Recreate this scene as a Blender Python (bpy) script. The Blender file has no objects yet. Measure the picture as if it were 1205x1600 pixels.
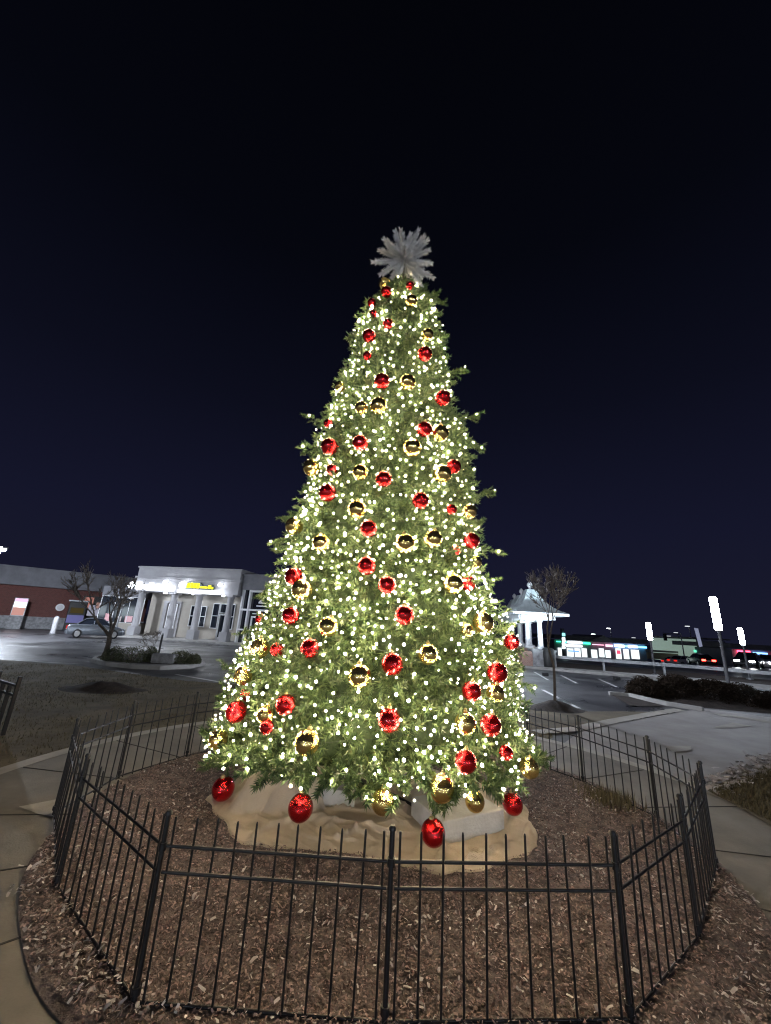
import bpy, bmesh, math, random
import numpy as np
from mathutils import Vector, Matrix, noise as mnoise

random.seed(7)
rng = np.random.default_rng(7)
S = bpy.context.scene
C = S.collection
PI = math.pi

# ------------------------------------------------------------------ camera
F_, PITCH, ROLL, CAMH = 600.0, math.radians(16.7), math.radians(3.3), 1.7
cam_d = bpy.data.cameras.new("camera")
cam = bpy.data.objects.new("camera", cam_d)
C.objects.link(cam)
cam_d.sensor_fit = 'VERTICAL'
cam_d.sensor_height = 24.0
cam_d.lens = 24.0 * F_ / 1600.0
cam_d.clip_start = 0.05
cam_d.clip_end = 3000.0
cam.matrix_world = (Matrix.Translation((0, 0, CAMH)) @ Matrix.Rotation(PI / 2 + PITCH, 4, 'X')
                    @ Matrix.Rotation(ROLL, 4, 'Z'))
S.camera = cam

# ------------------------------------------------------------------ night sky
W = bpy.data.worlds.new("World")
S.world = W
W.use_nodes = True
wn, wl = W.node_tree.nodes, W.node_tree.links
wn.clear()
wout = wn.new("ShaderNodeOutputWorld")
wbg = wn.new("ShaderNodeBackground")
wtc = wn.new("ShaderNodeTexCoord")
wsep = wn.new("ShaderNodeSeparateXYZ")
wramp = wn.new("ShaderNodeValToRGB")
wl.new(wtc.outputs["Generated"], wsep.inputs[0])
wl.new(wsep.outputs["Z"], wramp.inputs[0])
cr = wramp.color_ramp
cr.elements[0].position = 0.0
cr.elements[0].color = (0.0080, 0.0086, 0.0200, 1)
cr.elements[1].position = 0.95
cr.elements[1].color = (0.0008, 0.0010, 0.0022, 1)
e = cr.elements.new(0.22); e.color = (0.0058, 0.0064, 0.0180, 1)
e = cr.elements.new(0.50); e.color = (0.0030, 0.0034, 0.0088, 1)
e = cr.elements.new(0.75); e.color = (0.0013, 0.0016, 0.0036, 1)
wl.new(wramp.outputs[0], wbg.inputs[0])
wbg.inputs[1].default_value = 0.72
wl.new(wbg.outputs[0], wout.inputs[0])

S.view_settings.view_transform = 'Standard'
S.view_settings.look = 'None'
S.view_settings.exposure = 0.8
S.view_settings.gamma = 1.0
S.view_settings.use_curve_mapping = False
S.cycles.use_denoising = True
S.cycles.filter_width = 1.15
S.cycles.max_bounces = 6
S.cycles.diffuse_bounces = 3
S.cycles.glossy_bounces = 3
S.cycles.sample_clamp_indirect = 4.0

BULB_E = 112.0        # warm tree bulbs
LAMP_E = 150.0       # cool column lamps

# ------------------------------------------------------------------ pixel -> place helpers (layout in metres)
cp, sp, crr, srr = math.cos(PITCH), math.sin(PITCH), math.cos(ROLL), math.sin(ROLL)
def ray(x, y):
    u = (x - 602.5) / F_; v = -(y - 800.0) / F_
    X = u * crr - v * srr; Y = u * srr + v * crr
    return (X, cp - Y * sp, sp + Y * cp)
def G(x, y, z=0.0):
    d = ray(x, y); t = (z - CAMH) / d[2]
    return (d[0] * t, d[1] * t)
def A(x, y, Y):
    d = ray(x, y); t = Y / d[1]
    return (d[0] * t, Y, CAMH + d[2] * t)
def sstep(t):
    t = max(0.0, min(1.0, t)); return t * t * (3 - 2 * t)
def tz(x, y):
    return -3.3 * sstep((y - 33) / 62) * sstep((x - 4) / 14)

# ------------------------------------------------------------------ materials
def pmat(name, c1, c2=None, scale=6.0, rough=0.6, metal=0.0, bump=0.0, bscale=None, detail=6.0, emis=None, estr=0.0,
         island=False, rough2=None, spec=None, stretch=None, ramp=(0.35, 0.65)):
    m = bpy.data.materials.new(name); m.use_nodes = True
    n, l = m.node_tree.nodes, m.node_tree.links
    b = n["Principled BSDF"]
    b.inputs["Base Color"].default_value = (*c1, 1)
    b.inputs["Roughness"].default_value = rough
    b.inputs["Metallic"].default_value = metal
    if spec is not None: b.inputs["Specular IOR Level"].default_value = spec
    if c2 is not None or bump or rough2 is not None:
        tc = n.new("ShaderNodeTexCoord"); vec = tc.outputs["Object"]
        if stretch:
            mp = n.new("ShaderNodeMapping"); mp.inputs["Scale"].default_value = stretch
            l.new(vec, mp.inputs[0]); vec = mp.outputs[0]
        nz = n.new("ShaderNodeTexNoise"); nz.inputs["Scale"].default_value = scale; nz.inputs["Detail"].default_value = detail
        nz.inputs["Roughness"].default_value = 0.65
        l.new(vec, nz.inputs["Vector"])
        rp = n.new("ShaderNodeValToRGB")
        rp.color_ramp.elements[0].position = ramp[0]; rp.color_ramp.elements[1].position = ramp[1]
        rp.color_ramp.elements[0].color = (*c1, 1); rp.color_ramp.elements[1].color = (*(c2 or c1), 1)
        if island:
            g = n.new("ShaderNodeNewGeometry"); l.new(g.outputs["Random Per Island"], rp.inputs[0])
        else:
            l.new(nz.outputs["Fac"], rp.inputs[0])
        if c2 is not None: l.new(rp.outputs[0], b.inputs["Base Color"])
        if rough2 is not None:
            mr = n.new("ShaderNodeMapRange"); mr.inputs[1].default_value = 0.35; mr.inputs[2].default_value = 0.65
            mr.inputs[3].default_value = rough; mr.inputs[4].default_value = rough2
            l.new(nz.outputs["Fac"], mr.inputs[0]); l.new(mr.outputs[0], b.inputs["Roughness"])
        if bump:
            nb = n.new("ShaderNodeTexNoise"); nb.inputs["Scale"].default_value = bscale or scale * 4; nb.inputs["Detail"].default_value = 5
            l.new(vec, nb.inputs["Vector"])
            bp = n.new("ShaderNodeBump"); bp.inputs["Strength"].default_value = bump; bp.inputs["Distance"].default_value = 0.02
            l.new(nb.outputs["Fac"], bp.inputs["Height"]); l.new(bp.outputs[0], b.inputs["Normal"])
    if emis is not None:
        b.inputs["Emission Color"].default_value = (*emis, 1)
        b.inputs["Emission Strength"].default_value = estr
    return m
def emat(name, col, s):
    m = bpy.data.materials.new(name); m.use_nodes = True
    n, l = m.node_tree.nodes, m.node_tree.links
    n.clear()
    o = n.new("ShaderNodeOutputMaterial"); em = n.new("ShaderNodeEmission")
    em.inputs[0].default_value = (*col, 1); em.inputs[1].default_value = s
    l.new(em.outputs[0], o.inputs[0])
    return m

M = {}
M['asphalt'] = pmat('asphalt', (0.034, 0.034, 0.038), (0.085, 0.083, 0.088), 0.35, 0.20, bump=0.35, bscale=60, rough2=0.62, detail=10)
M['lawn'] = pmat('dormant_lawn', (0.075, 0.062, 0.036), (0.17, 0.135, 0.085), 1.3, 0.9, bump=0.8, bscale=45, detail=10)
M['walk'] = pmat('concrete_walk', (0.15, 0.135, 0.115), (0.27, 0.245, 0.21), 0.9, 0.75, bump=0.25, bscale=80, detail=10)
M['walk_pale'] = pmat('pale_concrete', (0.33, 0.30, 0.26), (0.46, 0.43, 0.38), 2.0, 0.8, bump=0.2, bscale=60)
M['joint'] = pmat('joint_dark', (0.05, 0.045, 0.04), rough=0.9)
M['kerb'] = pmat('kerb_concrete', (0.26, 0.25, 0.24), (0.38, 0.37, 0.36), 2.0, 0.8, bump=0.2)
M['paint'] = pmat('road_paint', (0.55, 0.55, 0.56), (0.75, 0.75, 0.76), 5.0, 0.6)
M['mulch_bed'] = pmat('mulch_soil', (0.056, 0.042, 0.042), (0.20, 0.158, 0.155), 9.0, 0.9, bump=1.0, bscale=55, detail=10)
M['chips'] = pmat('wood_chips', (0.070, 0.046, 0.043), (0.36, 0.262, 0.248), rough=0.85, island=True, bump=0.3, bscale=60, ramp=(0.0, 1.0))
M['pale_chips'] = pmat('pale_leaves', (0.30, 0.26, 0.25), (0.60, 0.56, 0.56), rough=0.8, island=True, ramp=(0.0, 1.0))
M['dark_mulch'] = pmat('dark_mulch', (0.018, 0.013, 0.011), (0.05, 0.035, 0.028), 9.0, 0.95, bump=1.0, bscale=40)
M['iron'] = pmat('black_iron', (0.007, 0.007, 0.009), (0.013, 0.0125, 0.015), 30, 0.38, metal=0.0, bump=0.1, bscale=120)
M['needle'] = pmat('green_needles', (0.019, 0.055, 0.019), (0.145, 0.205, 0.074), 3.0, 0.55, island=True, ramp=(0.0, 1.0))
M['shell_green'] = pmat('inner_shell_green', (0.018, 0.036, 0.012), (0.05, 0.085, 0.03), 5.0, 0.8, bump=1.0, bscale=30)
M['twig'] = pmat('brown_twig', (0.06, 0.045, 0.025), (0.10, 0.08, 0.045), 20, 0.8)
M['wire'] = pmat('green_wire', (0.015, 0.03, 0.015), rough=0.5)
M['bulb'] = emat('warm_bulb', (1.0, 0.80, 0.52), BULB_E)
M['red_ball'] = pmat('red_ball', (0.74, 0.014, 0.018), (0.62, 0.010, 0.014), 40, 0.05, metal=0.85, bump=0.25, bscale=13)
M['red_ball'].node_tree.nodes['Principled BSDF'].inputs['Coat Weight'].default_value = 0.6
M['red_ball'].node_tree.nodes['Principled BSDF'].inputs['Coat Roughness'].default_value = 0.08
M['gold_ball'] = pmat('gold_ball', (0.95, 0.72, 0.27), (0.90, 0.66, 0.23), 40, 0.03, metal=0.95, bump=0.16, bscale=14)
M['cap'] = pmat('gold_cap', (0.75, 0.6, 0.3), rough=0.3, metal=1.0)
M['flock'] = pmat('white_flocking', (0.78, 0.78, 0.80), (0.92, 0.92, 0.94), rough=0.9, island=True, ramp=(0.0, 1.0))
M['burlap'] = pmat('burlap', (0.46, 0.385, 0.30), (0.56, 0.475, 0.38), 3.0, 0.95, bump=0.5, bscale=160)
M['block'] = pmat('ballast_concrete', (0.50, 0.49, 0.47), (0.62, 0.61, 0.59), 6.0, 0.85, bump=0.3, bscale=40)
M['stucco'] = pmat('pale_stucco', (0.30, 0.295, 0.31), (0.36, 0.355, 0.37), 1.2, 0.85, bump=0.2, bscale=40)
M['stucco_tan'] = pmat('tan_stucco', (0.33, 0.30, 0.26), (0.40, 0.365, 0.32), 1.2, 0.85, bump=0.2)
M['fascia'] = pmat('grey_fascia', (0.13, 0.13, 0.145), (0.18, 0.18, 0.20), 1.5, 0.7)
M['white_frame'] = pmat('white_frame', (0.66, 0.66, 0.68), (0.74, 0.74, 0.76), 5, 0.5)
M['glass'] = pmat('dark_glass', (0.018, 0.022, 0.032), rough=0.06, spec=0.9)
M['metal_grey'] = pmat('grey_metal', (0.30, 0.31, 0.33), (0.38, 0.39, 0.41), 8, 0.45, metal=0.5)
M['pole_dark'] = pmat('dark_pole_paint', (0.07, 0.07, 0.08), (0.10, 0.10, 0.11), 8, 0.5)
M['pavroof'] = pmat('standing_seam_roof', (0.42, 0.48, 0.50), (0.55, 0.61, 0.63), 2.5, 0.55, metal=0.0)
M['white_wood'] = pmat('white_painted_wood', (0.48, 0.48, 0.50), (0.58, 0.58, 0.60), 6, 0.6)
M['stone'] = pmat('grey_stone', (0.17, 0.17, 0.18), (0.34, 0.34, 0.35), 5.0, 0.85, bump=0.6)
M['bark'] = pmat('tree_bark', (0.07, 0.055, 0.045), (0.15, 0.125, 0.105), 14, 0.9, bump=0.6, stretch=(1, 1, 0.3))
M['twigs'] = pmat('bare_twigs', (0.10, 0.082, 0.070), (0.17, 0.145, 0.125), 8, 0.9)
M['shrub'] = pmat('evergreen_shrub_leaf', (0.026, 0.034, 0.016), (0.080, 0.085, 0.038), rough=0.7, island=True, ramp=(0.0, 1.0))
M['dryshrub'] = pmat('dormant_shrub', (0.014, 0.0105, 0.008), (0.045, 0.033, 0.025), rough=0.95, spec=0.0, island=True, ramp=(0.0, 1.0))
M['black'] = pmat('black_plastic', (0.012, 0.012, 0.013), (0.02, 0.02, 0.02), 20, 0.5)
M['rubber'] = pmat('tyre_rubber', (0.012, 0.012, 0.012), (0.02, 0.02, 0.02), 20, 0.85)
M['chrome'] = pmat('alloy', (0.55, 0.56, 0.58), rough=0.3, metal=1.0)
M['lamp_white'] = emat('lamp_diffuser', (0.82, 0.88, 1.0), LAMP_E)
M['sign_white'] = emat('sign_white_light', (0.92, 0.95, 1.0), 2.6)
M['sign_glow'] = emat('sign_blue_white_light', (0.86, 0.92, 1.0), 7.0)
M['sign_yellow'] = emat('sign_yellow_light', (1.0, 0.86, 0.02), 1.5)
M['sign_dark'] = pmat('sign_dark_green', (0.02, 0.06, 0.03), rough=0.4)
M['sconce'] = emat('sconce_glow', (0.88, 0.93, 1.0), 24.0)

def brick_mat(name, a, b, mortar, sc=4.0):
    m = bpy.data.materials.new(name); m.use_nodes = True
    n, l = m.node_tree.nodes, m.node_tree.links
    bs = n["Principled BSDF"]; bs.inputs["Roughness"].default_value = 0.85
    tc = n.new("ShaderNodeTexCoord"); mp = n.new("ShaderNodeMapping")
    mp.inputs["Rotation"].default_value = (PI / 2, 0, 0)
    br = n.new("ShaderNodeTexBrick"); br.inputs["Scale"].default_value = sc
    br.inputs["Color1"].default_value = (*a, 1); br.inputs["Color2"].default_value = (*b, 1); br.inputs["Mortar"].default_value = (*mortar, 1)
    br.inputs["Mortar Size"].default_value = 0.015
    l.new(tc.outputs["Object"], mp.inputs[0]); l.new(mp.outputs[0], br.inputs["Vector"]); l.new(br.outputs["Color"], bs.inputs["Base Color"])
    return m
M['brick'] = brick_mat('red_brick', (0.105, 0.030, 0.024), (0.14, 0.043, 0.034), (0.13, 0.105, 0.10))
M['brick2'] = brick_mat('pavilion_brick', (0.30, 0.17, 0.14), (0.36, 0.22, 0.18), (0.4, 0.37, 0.34))

# ------------------------------------------------------------------ mesh helpers
def link(name, me, parent=None, mats=(), loc=None, rz=0.0):
    for m in mats: me.materials.append(m)
    o = bpy.data.objects.new(name, me); C.objects.link(o)
    if parent is not None: o.parent = parent
    if loc is not None: o.location = loc
    if rz: o.rotation_euler = (0, 0, rz)
    return o
def tag(o, label=None, cat=None, group=None, kind=None):
    if label: o['label'] = label
    if cat: o['category'] = cat
    if group: o['group'] = group
    if kind: o['kind'] = kind
    return o
def thing(name, label, cat, loc=(0, 0, 0), rz=0.0, group=None):
    o = bpy.data.objects.new(name, None); C.objects.link(o)
    o.empty_display_size = 0.2
    o.location = loc; o.rotation_euler = (0, 0, rz)
    return tag(o, label, cat, group)

class MB:
    """collects shapes into one mesh"""
    def __init__(s): s.v = []; s.f = []; s.mi = []; s.sm = []
    def add(s, vs, fs, mi=0, smooth=False):
        o = len(s.v); s.v += [tuple(v) for v in vs]
        for f in fs: s.f.append(tuple(i + o for i in f)); s.mi.append(mi); s.sm.append(smooth)
        return s
    def box(s, x0, x1, y0, y1, z0, z1, mi=0, mtx=None):
        vs = [(x, y, z) for z in (z0, z1) for y in (y0, y1) for x in (x0, x1)]
        if mtx is not None: vs = [tuple(mtx @ Vector(v)) for v in vs]
        return s.add(vs, [(0, 2, 3, 1), (4, 5, 7, 6), (0, 1, 5, 4), (2, 6, 7, 3), (0, 4, 6, 2), (1, 3, 7, 5)], mi)
    def tube(s, p0, p1, r0, r1=None, n=8, mi=0, caps=True, smooth=True):
        r1 = r0 if r1 is None else r1
        p0, p1 = Vector(p0), Vector(p1); d = (p1 - p0)
        if d.length < 1e-6: return s
        d.normalize(); a = d.orthogonal().normalized(); b = d.cross(a)
        vs = []
        for p, r in ((p0, r0), (p1, r1)):
            for k in range(n):
                t = 2 * PI * k / n; vs.append(p + (a * math.cos(t) + b * math.sin(t)) * r)
        fs = [(k, (k + 1) % n, n + (k + 1) % n, n + k) for k in range(n)]
        s.add(vs, fs, mi, smooth)
        if caps: s.add(vs[:n][::-1], [tuple(range(n))], mi); s.add(vs[n:], [tuple(range(n))], mi)
        return s
    def path(s, pts, r, n=6, mi=0):
        for i in range(len(pts) - 1):
            s.tube(pts[i], pts[i + 1], r if not isinstance(r, (list, tuple)) else r[i], r if not isinstance(r, (list, tuple)) else r[i + 1], n, mi, caps=(i == 0 or i == len(pts) - 2))
        return s
    def lathe(s, prof, cx=0, cy=0, n=16, mi=0, smooth=True):
        vs = []
        for r, z in prof:
            for k in range(n):
                t = 2 * PI * k / n; vs.append((cx + r * math.cos(t), cy + r * math.sin(t), z))
        fs = []
        for i in range(len(prof) - 1):
            for k in range(n):
                fs.append((i * n + k, i * n + (k + 1) % n, (i + 1) * n + (k + 1) % n, (i + 1) * n + k))
        s.add(vs, fs, mi, smooth)
        s.add(vs[:n][::-1], [tuple(range(n))], mi); s.add(vs[-n:], [tuple(range(n))], mi)
        return s
    def prism(s, poly, z0, z1, mi=0):
        n = len(poly); vs = [(x, y, z0) for x, y in poly] + [(x, y, z1) for x, y in poly]
        fs = [tuple(range(n))[::-1], tuple(range(n, 2 * n))] + [(k, (k + 1) % n, n + (k + 1) % n, n + k) for k in range(n)]
        return s.add(vs, fs, mi)
    def build(s, name, mats, parent=None, loc=None, rz=0.0):
        me = bpy.data.meshes.new(name); me.from_pydata(s.v, [], s.f)
        if s.mi and max(s.mi): me.polygons.foreach_set('material_index', s.mi)
        me.polygons.foreach_set('use_smooth', s.sm)
        me.update()
        return link(name, me, parent, mats if isinstance(mats, (list, tuple)) else [mats], loc, rz)
def bevelled(o, w=0.02, seg=2):
    md = o.modifiers.new('bevel', 'BEVEL'); md.width = w; md.segments = seg; md.limit_method = 'ANGLE'
    return o
def npmesh(name, verts, faces, mats, parent=None, mi=None, smooth=False):
    verts = np.asarray(verts, dtype=np.float32); faces = np.asarray(faces, dtype=np.int32)
    k = faces.shape[1]
    me = bpy.data.meshes.new(name)
    me.vertices.add(len(verts)); me.vertices.foreach_set('co', verts.ravel())
    me.loops.add(faces.size); me.loops.foreach_set('vertex_index', faces.ravel())
    me.polygons.add(len(faces))
    me.polygons.foreach_set('loop_start', np.arange(0, faces.size, k, dtype=np.int32))
    me.polygons.foreach_set('loop_total', np.full(len(faces), k, dtype=np.int32))
    if mi is not None: me.polygons.foreach_set('material_index', np.asarray(mi, dtype=np.int32))
    if smooth: me.polygons.foreach_set('use_smooth', np.ones(len(faces), dtype=bool))
    me.update(calc_edges=True); me.validate()
    return link(name, me, parent, mats if isinstance(mats, (list, tuple)) else [mats])
def sheet(name, poly, z, mat, kind='structure'):
    bm = bmesh.new()
    f = bm.faces.new([bm.verts.new((x, y, z)) for x, y in poly])
    if f.normal.z < 0: f.normal_flip()
    bmesh.ops.triangulate(bm, faces=bm.faces[:])
    bmesh.ops.recalc_face_normals(bm, faces=bm.faces[:])
    me = bpy.data.meshes.new(name); bm.to_mesh(me); bm.free()
    return tag(link(name, me, None, [mat]), kind=kind)
def ribbon(pts, w):
    out = [[], []]
    P = [Vector((p[0], p[1])) for p in pts]
    for i, p in enumerate(P):
        d = (P[min(i + 1, len(P) - 1)] - P[max(i - 1, 0)]).normalized(); nrm = Vector((-d.y, d.x))
        out[0].append(p + nrm * w / 2); out[1].append(p - nrm * w / 2)
    return [tuple(p) for p in out[0]] + [tuple(p) for p in out[1][::-1]]

# ================================================================== THE GROUND
xs = sorted(set([-600, -300, -160, -90] + list(range(-60, 100, 4)) + [110, 130, 160, 220, 320, 600]))
ys = sorted(set([-300, -120, -60, -30] + list(range(-16, 32, 4)) + list(range(32, 104, 4)) + [110, 130, 170, 250, 400, 800]))
gb = MB()
vs = [(x, y, tz(x, y)) for y in ys for x in xs]
nx = len(xs)
gb.add(vs, [(j * nx + i, j * nx + i + 1, (j + 1) * nx + i + 1, (j + 1) * nx + i) for j in range(len(ys) - 1) for i in range(nx - 1)], 0, True)
tag(gb.build('ground', M['asphalt']), kind='structure')

BC = (0.15, 4.35); BR = 2.72; WR = 4.15
def ringpts(r, a0=0, a1=2 * PI, n=72, c=BC):
    return [(c[0] + r * math.cos(a0 + (a1 - a0) * k / n), c[1] + r * math.sin(a0 + (a1 - a0) * k / n)) for k in range(n + (0 if abs(a1 - a0 - 2 * PI) < 1e-6 else 1))]
# lawn left and behind
lawn_poly = [(-24, -2), (-3.6, -2.2), (-2.5, 1.0), (0, 4), (3.2, 7.6), (3.45, 9.3), (4.3, 9.9), (3.2, 11.6), (-2.0, 11.3), (-5.1, 11.4), (-7.3, 12.2), (-9.5, 13.2), (-12.1, 13.5), (-24, 15)]
sheet('lawn', lawn_poly, 0.010, M['lawn'])
# ring walk
def annulus(name, r0, r1, z, mat, n=96, a0=0.0, a1=2 * PI):
    b = MB(); vs = []
    for k in range(n + 1):
        t = a0 + (a1 - a0) * k / n
        for r in (r0, r1): vs.append((BC[0] + r * math.cos(t), BC[1] + r * math.sin(t), z))
    b.add(vs, [(2 * k, 2 * k + 1, 2 * k + 3, 2 * k + 2) for k in range(n)])
    return tag(b.build(name, mat), kind='structure')
annulus('walkway', 2.2, WR, 0.018, M['walk'])
annulus('walkway_edge', WR - 0.16, WR + 0.02, 0.023, M['walk_pale'])
jb = MB()
for k in range(22):
    t = 0.15 + 2 * PI * k / 22
    mt = Matrix.Translation((BC[0], BC[1], 0)) @ Matrix.Rotation(t, 4, 'Z')
    jb.box(BR - 0.3, WR - 0.17, -0.006, 0.006, 0.0185, 0.0225, 0, mt)
tag(jb.build('walkway_joint', M['joint']), kind='structure')
# wedge slabs on the left of the ring
sheet('walkway_slab', [G(*p) for p in ((28, 1266), (88, 1254), (93, 1283), (60, 1278))], 0.027, M['walk_pale'])
# plaza and right-hand drive
plaza = [G(*p) for p in ((868, 1172), (905, 1146), (965, 1131), (1062, 1113), (1100, 1108), (1205, 1122), (1260, 1150), (1260, 1180), (1205, 1190), (1150, 1212), (1104, 1238), (1060, 1260), (960, 1230))]
M['plaza'] = pmat('plaza_concrete', (0.24, 0.22, 0.21), (0.36, 0.335, 0.32), 0.9, 0.7, bump=0.25, bscale=80, detail=10)
sheet('plaza', plaza, 0.014, M['plaza'])
sheet('plaza_kerb', ribbon([G(*p) for p in ((838, 1146), (900, 1141), (960, 1128), (1020, 1117), (1062, 1110))], 0.28), 0.026, M['walk_pale'])
sheet('plaza_line', ribbon([G(*p) for p in ((1120, 1118), (1150, 1121), (1205, 1130), (1260, 1137))], 0.35), 0.026, M['walk_pale'])
sheet('plaza_mark', [G(*p) for p in ((1112, 1139), (1145, 1131), (1175, 1136), (1150, 1139))], 0.026, M['walk_pale'])
sheet('plaza_patch', [G(*p) for p in ((1040, 1168), (1080, 1168), (1080, 1175), (1052, 1178))], 0.026, M['walk_pale'])
# right side lawn patch and strip behind the fence
sheet('lawn_patch', [G(*p) for p in ((1106, 1240), (1135, 1222), (1205, 1192), (1300, 1180), (1300, 1350), (1205, 1296), (1150, 1264))], 0.034, M['lawn'])
sheet('verge', [G(*p) for p in ((812, 1112), (900, 1113), (985, 1113), (1030, 1114), (960, 1126), (900, 1138), (838, 1143), (805, 1146))], 0.020, M['lawn'])
sheet('verge_triangle', [G(*p) for p in ((956, 1087), (985, 1090), (1042, 1105), (985, 1104))], 0.022, M['dark_mulch'])
tk = MB(); tk.prism(ribbon([G(*p) for p in ((952, 1086), (985, 1089), (1045, 1103), (1100, 1112))], 0.16), -0.01, 0.11)
tag(bevelled(tk.build('kerb', M['kerb'])), kind='structure')
# far pavement, dark bank and road on the right
walkline = [G(*p) for p in ((800, 1040), (835, 1044), (900, 1050), (1000, 1058), (1100, 1066), (1205, 1077), (1330, 1090))]
fk = MB(); fk.prism(ribbon(walkline, 1.3), -0.02, 0.13)
tag(bevelled(fk.build('pavement', M['kerb'])), kind='structure')
bank = [(p[0] + 0.6, p[1] + 1.2) for p in walkline] + [(p[0] + 3.4, p[1] + 6.5) for p in walkline[::-1]]
sheet('grass_bank', bank, 0.012, M['dark_mulch'])
# parking lines
for a in (((835, 1050), (857, 1063)), ((848, 1078), (893, 1101)), ((876, 1055), (902, 1068)), ((935, 1061), (965, 1074)), ((870, 1090), (905, 1107))):
    sheet('parking_line', ribbon([G(*p) for p in a], 0.11), 0.006, M['paint'])
for a in (((0, 1008), (60, 1011)), ((25, 1032), (125, 1038)), ((130, 1064), (205, 1058)), ((275, 1054), (345, 1066)), ((255, 1008), (330, 1012))):
    sheet('parking_line', ribbon([G(*p) for p in a], 0.12), 0.006, M['paint'])

def bedR(t): return (2.74 if math.cos(t) < 0 else 2.78) - (0.30 if math.cos(t) < 0 else 0.30 * max(0, 1 - math.cos(t) / 0.35)) * max(0.0, -math.sin(t)) ** 2
# mulch bed: a soft bumpy disc
bm_v, bm_f = [], []
NR, NA = 46, 150
for i in range(NR + 1):
    for k in range(NA):
        t = 2 * PI * k / NA
        r = bedR(t) * i / NR; wob = 1 + 0.008 * math.sin(5 * t) + 0.006 * math.sin(11 * t)
        x, y = BC[0] + r * wob * math.cos(t), BC[1] + r * wob * math.sin(t)
        ed = sstep((BR - 0.5 - r) / 1.0)
        z = 0.024 + ed * (0.020 + 0.016 * mnoise.noise((x * 1.7, y * 1.7, 0)) + 0.015 * mnoise.noise((x * 6, y * 6, 3))) + 0.02 * (1 - r / BR)
        bm_v.append((x, y, z))
for i in range(NR):
    for k in range(NA):
        bm_f.append((i * NA + k, (i + 1) * NA + k, (i + 1) * NA + (k + 1) % NA, i * NA + (k + 1) % NA))
tag(npmesh('mulch_bed', bm_v, bm_f, M['mulch_bed'], smooth=True), kind='structure')
def bedz(x, y):
    r = math.hypot(x - BC[0], y - BC[1]); ed = sstep((BR - 0.5 - r) / 1.0)
    return 0.024 + ed * (0.020 + 0.016 * mnoise.noise((x * 1.7, y * 1.7, 0)) + 0.015 * mnoise.noise((x * 6, y * 6, 3))) + 0.02 * max(0, 1 - r / BR)
def chips(name, n, size, mat, sampler, zf):
    V, Fc = [], []
    for i in range(n):
        x, y, sc = sampler()
        z = zf(x, y) + random.uniform(0.002, 0.022)
        L = random.uniform(*size) * sc; w = L * random.uniform(0.22, 0.6)
        R = Matrix.Rotation(random.uniform(0, 2 * PI), 3, 'Z') @ Matrix.Rotation(random.gauss(0, 0.35), 3, 'X') @ Matrix.Rotation(random.gauss(0, 0.35), 3, 'Y')
        c = random.uniform(-0.2, 0.35) * w
        o = len(V)
        for p in ((-L / 2, -w / 2, 0), (0, -w * random.uniform(.35, .65), c), (L / 2, -w * random.uniform(.1, .5), 0), (L / 2 * .9, w / 2, 0), (0, w * .5, c), (-L / 2, w * random.uniform(.1, .5), 0)):
            q = R @ Vector(p); V.append((x + q.x, y + q.y, z + q.z))
        Fc += [(o, o + 1, o + 4, o + 5), (o + 1, o + 2, o + 3, o + 4)]
    return tag(npmesh(name, V, Fc, mat), kind='stuff')
CLOTH = [G(*p) for p in ((318, 1258), (343, 1292), (372, 1336), (430, 1340), (480, 1343), (560, 1353), (630, 1372), (690, 1383), (735, 1380), (785, 1366), (846, 1336), (832, 1296), (818, 1262))] + [(1.25, 5.1), (0.6, 5.6), (-0.6, 5.6), (-1.35, 5.1)]
def inpoly(p, poly):
    x, y = p; c = False; n = len(poly)
    for i in range(n):
        x0, y0 = poly[i]; x1, y1 = poly[i - 1]
        if (y0 > y) != (y1 > y) and x < (x1 - x0) * (y - y0) / (y1 - y0) + x0: c = not c
    return c
def bed_sampler():
    while True:
        t = random.uniform(0, 2 * PI); r = bedR(t) * math.sqrt(random.random()) * 0.995
        x, y = BC[0] + r * math.cos(t), BC[1] + r * math.sin(t)
        if inpoly((x, y), CLOTH): continue
        return x, y, 1.0
chips('wood_chip_mulch', 80000, (0.007, 0.024), M['chips'], bed_sampler, bedz)
def pale_sampler():
    while True:
        t = random.uniform(0, 2 * PI); r = bedR(t) * math.sqrt(random.uniform(0.25, 1.0)) * 0.99
        x, y = BC[0] + r * math.cos(t), BC[1] + r * math.sin(t)
        if inpoly((x, y), CLOTH): continue
        w = mnoise.noise((x * 1.6, y * 1.6, 9)) + (0.25 if (r > 2.1 and y < 4) else -0.1)
        if w > 0.05 or random.random() < 0.22: return x, y, (1.0 if random.random() < 0.85 else 1.7)
chips('fallen_pale_leaves', 3400, (0.010, 0.026), M['pale_chips'], pale_sampler, lambda x, y: bedz(x, y) + 0.006)
PATCH = [(G(*p), q) for p, q in (((78, 1345), .07), ((62, 1362), .05), ((24, 1400), .04), ((100, 1430), .04), ((58, 1478), .05), ((140, 1490), .05), ((98, 1512), .06), ((165, 1585), .06), ((120, 1545), .06), ((235, 1590), .05), ((1150, 1405), .05), ((1130, 1440), .06), ((1190, 1560), .06), ((1160, 1580), .05))]
def patch_leaf():
    (x, y), q = random.choice(PATCH)
    return x + random.gauss(0, q), y + random.gauss(0, q * .8), 1.3
chips('fallen_leaf_clump', 200, (0.012, 0.030), M['pale_chips'], patch_leaf, lambda x, y: bedz(x, y) + 0.004)
def frost_sampler():
    while True:
        u = random.random(); a, b = G(1106, 1238), G(1215, 1186)
        x = a[0] + (b[0] - a[0]) * u + random.gauss(0, 0.10); y = a[1] + (b[1] - a[1]) * u + random.gauss(0, 0.10)
        return x, y, 1.5
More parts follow.
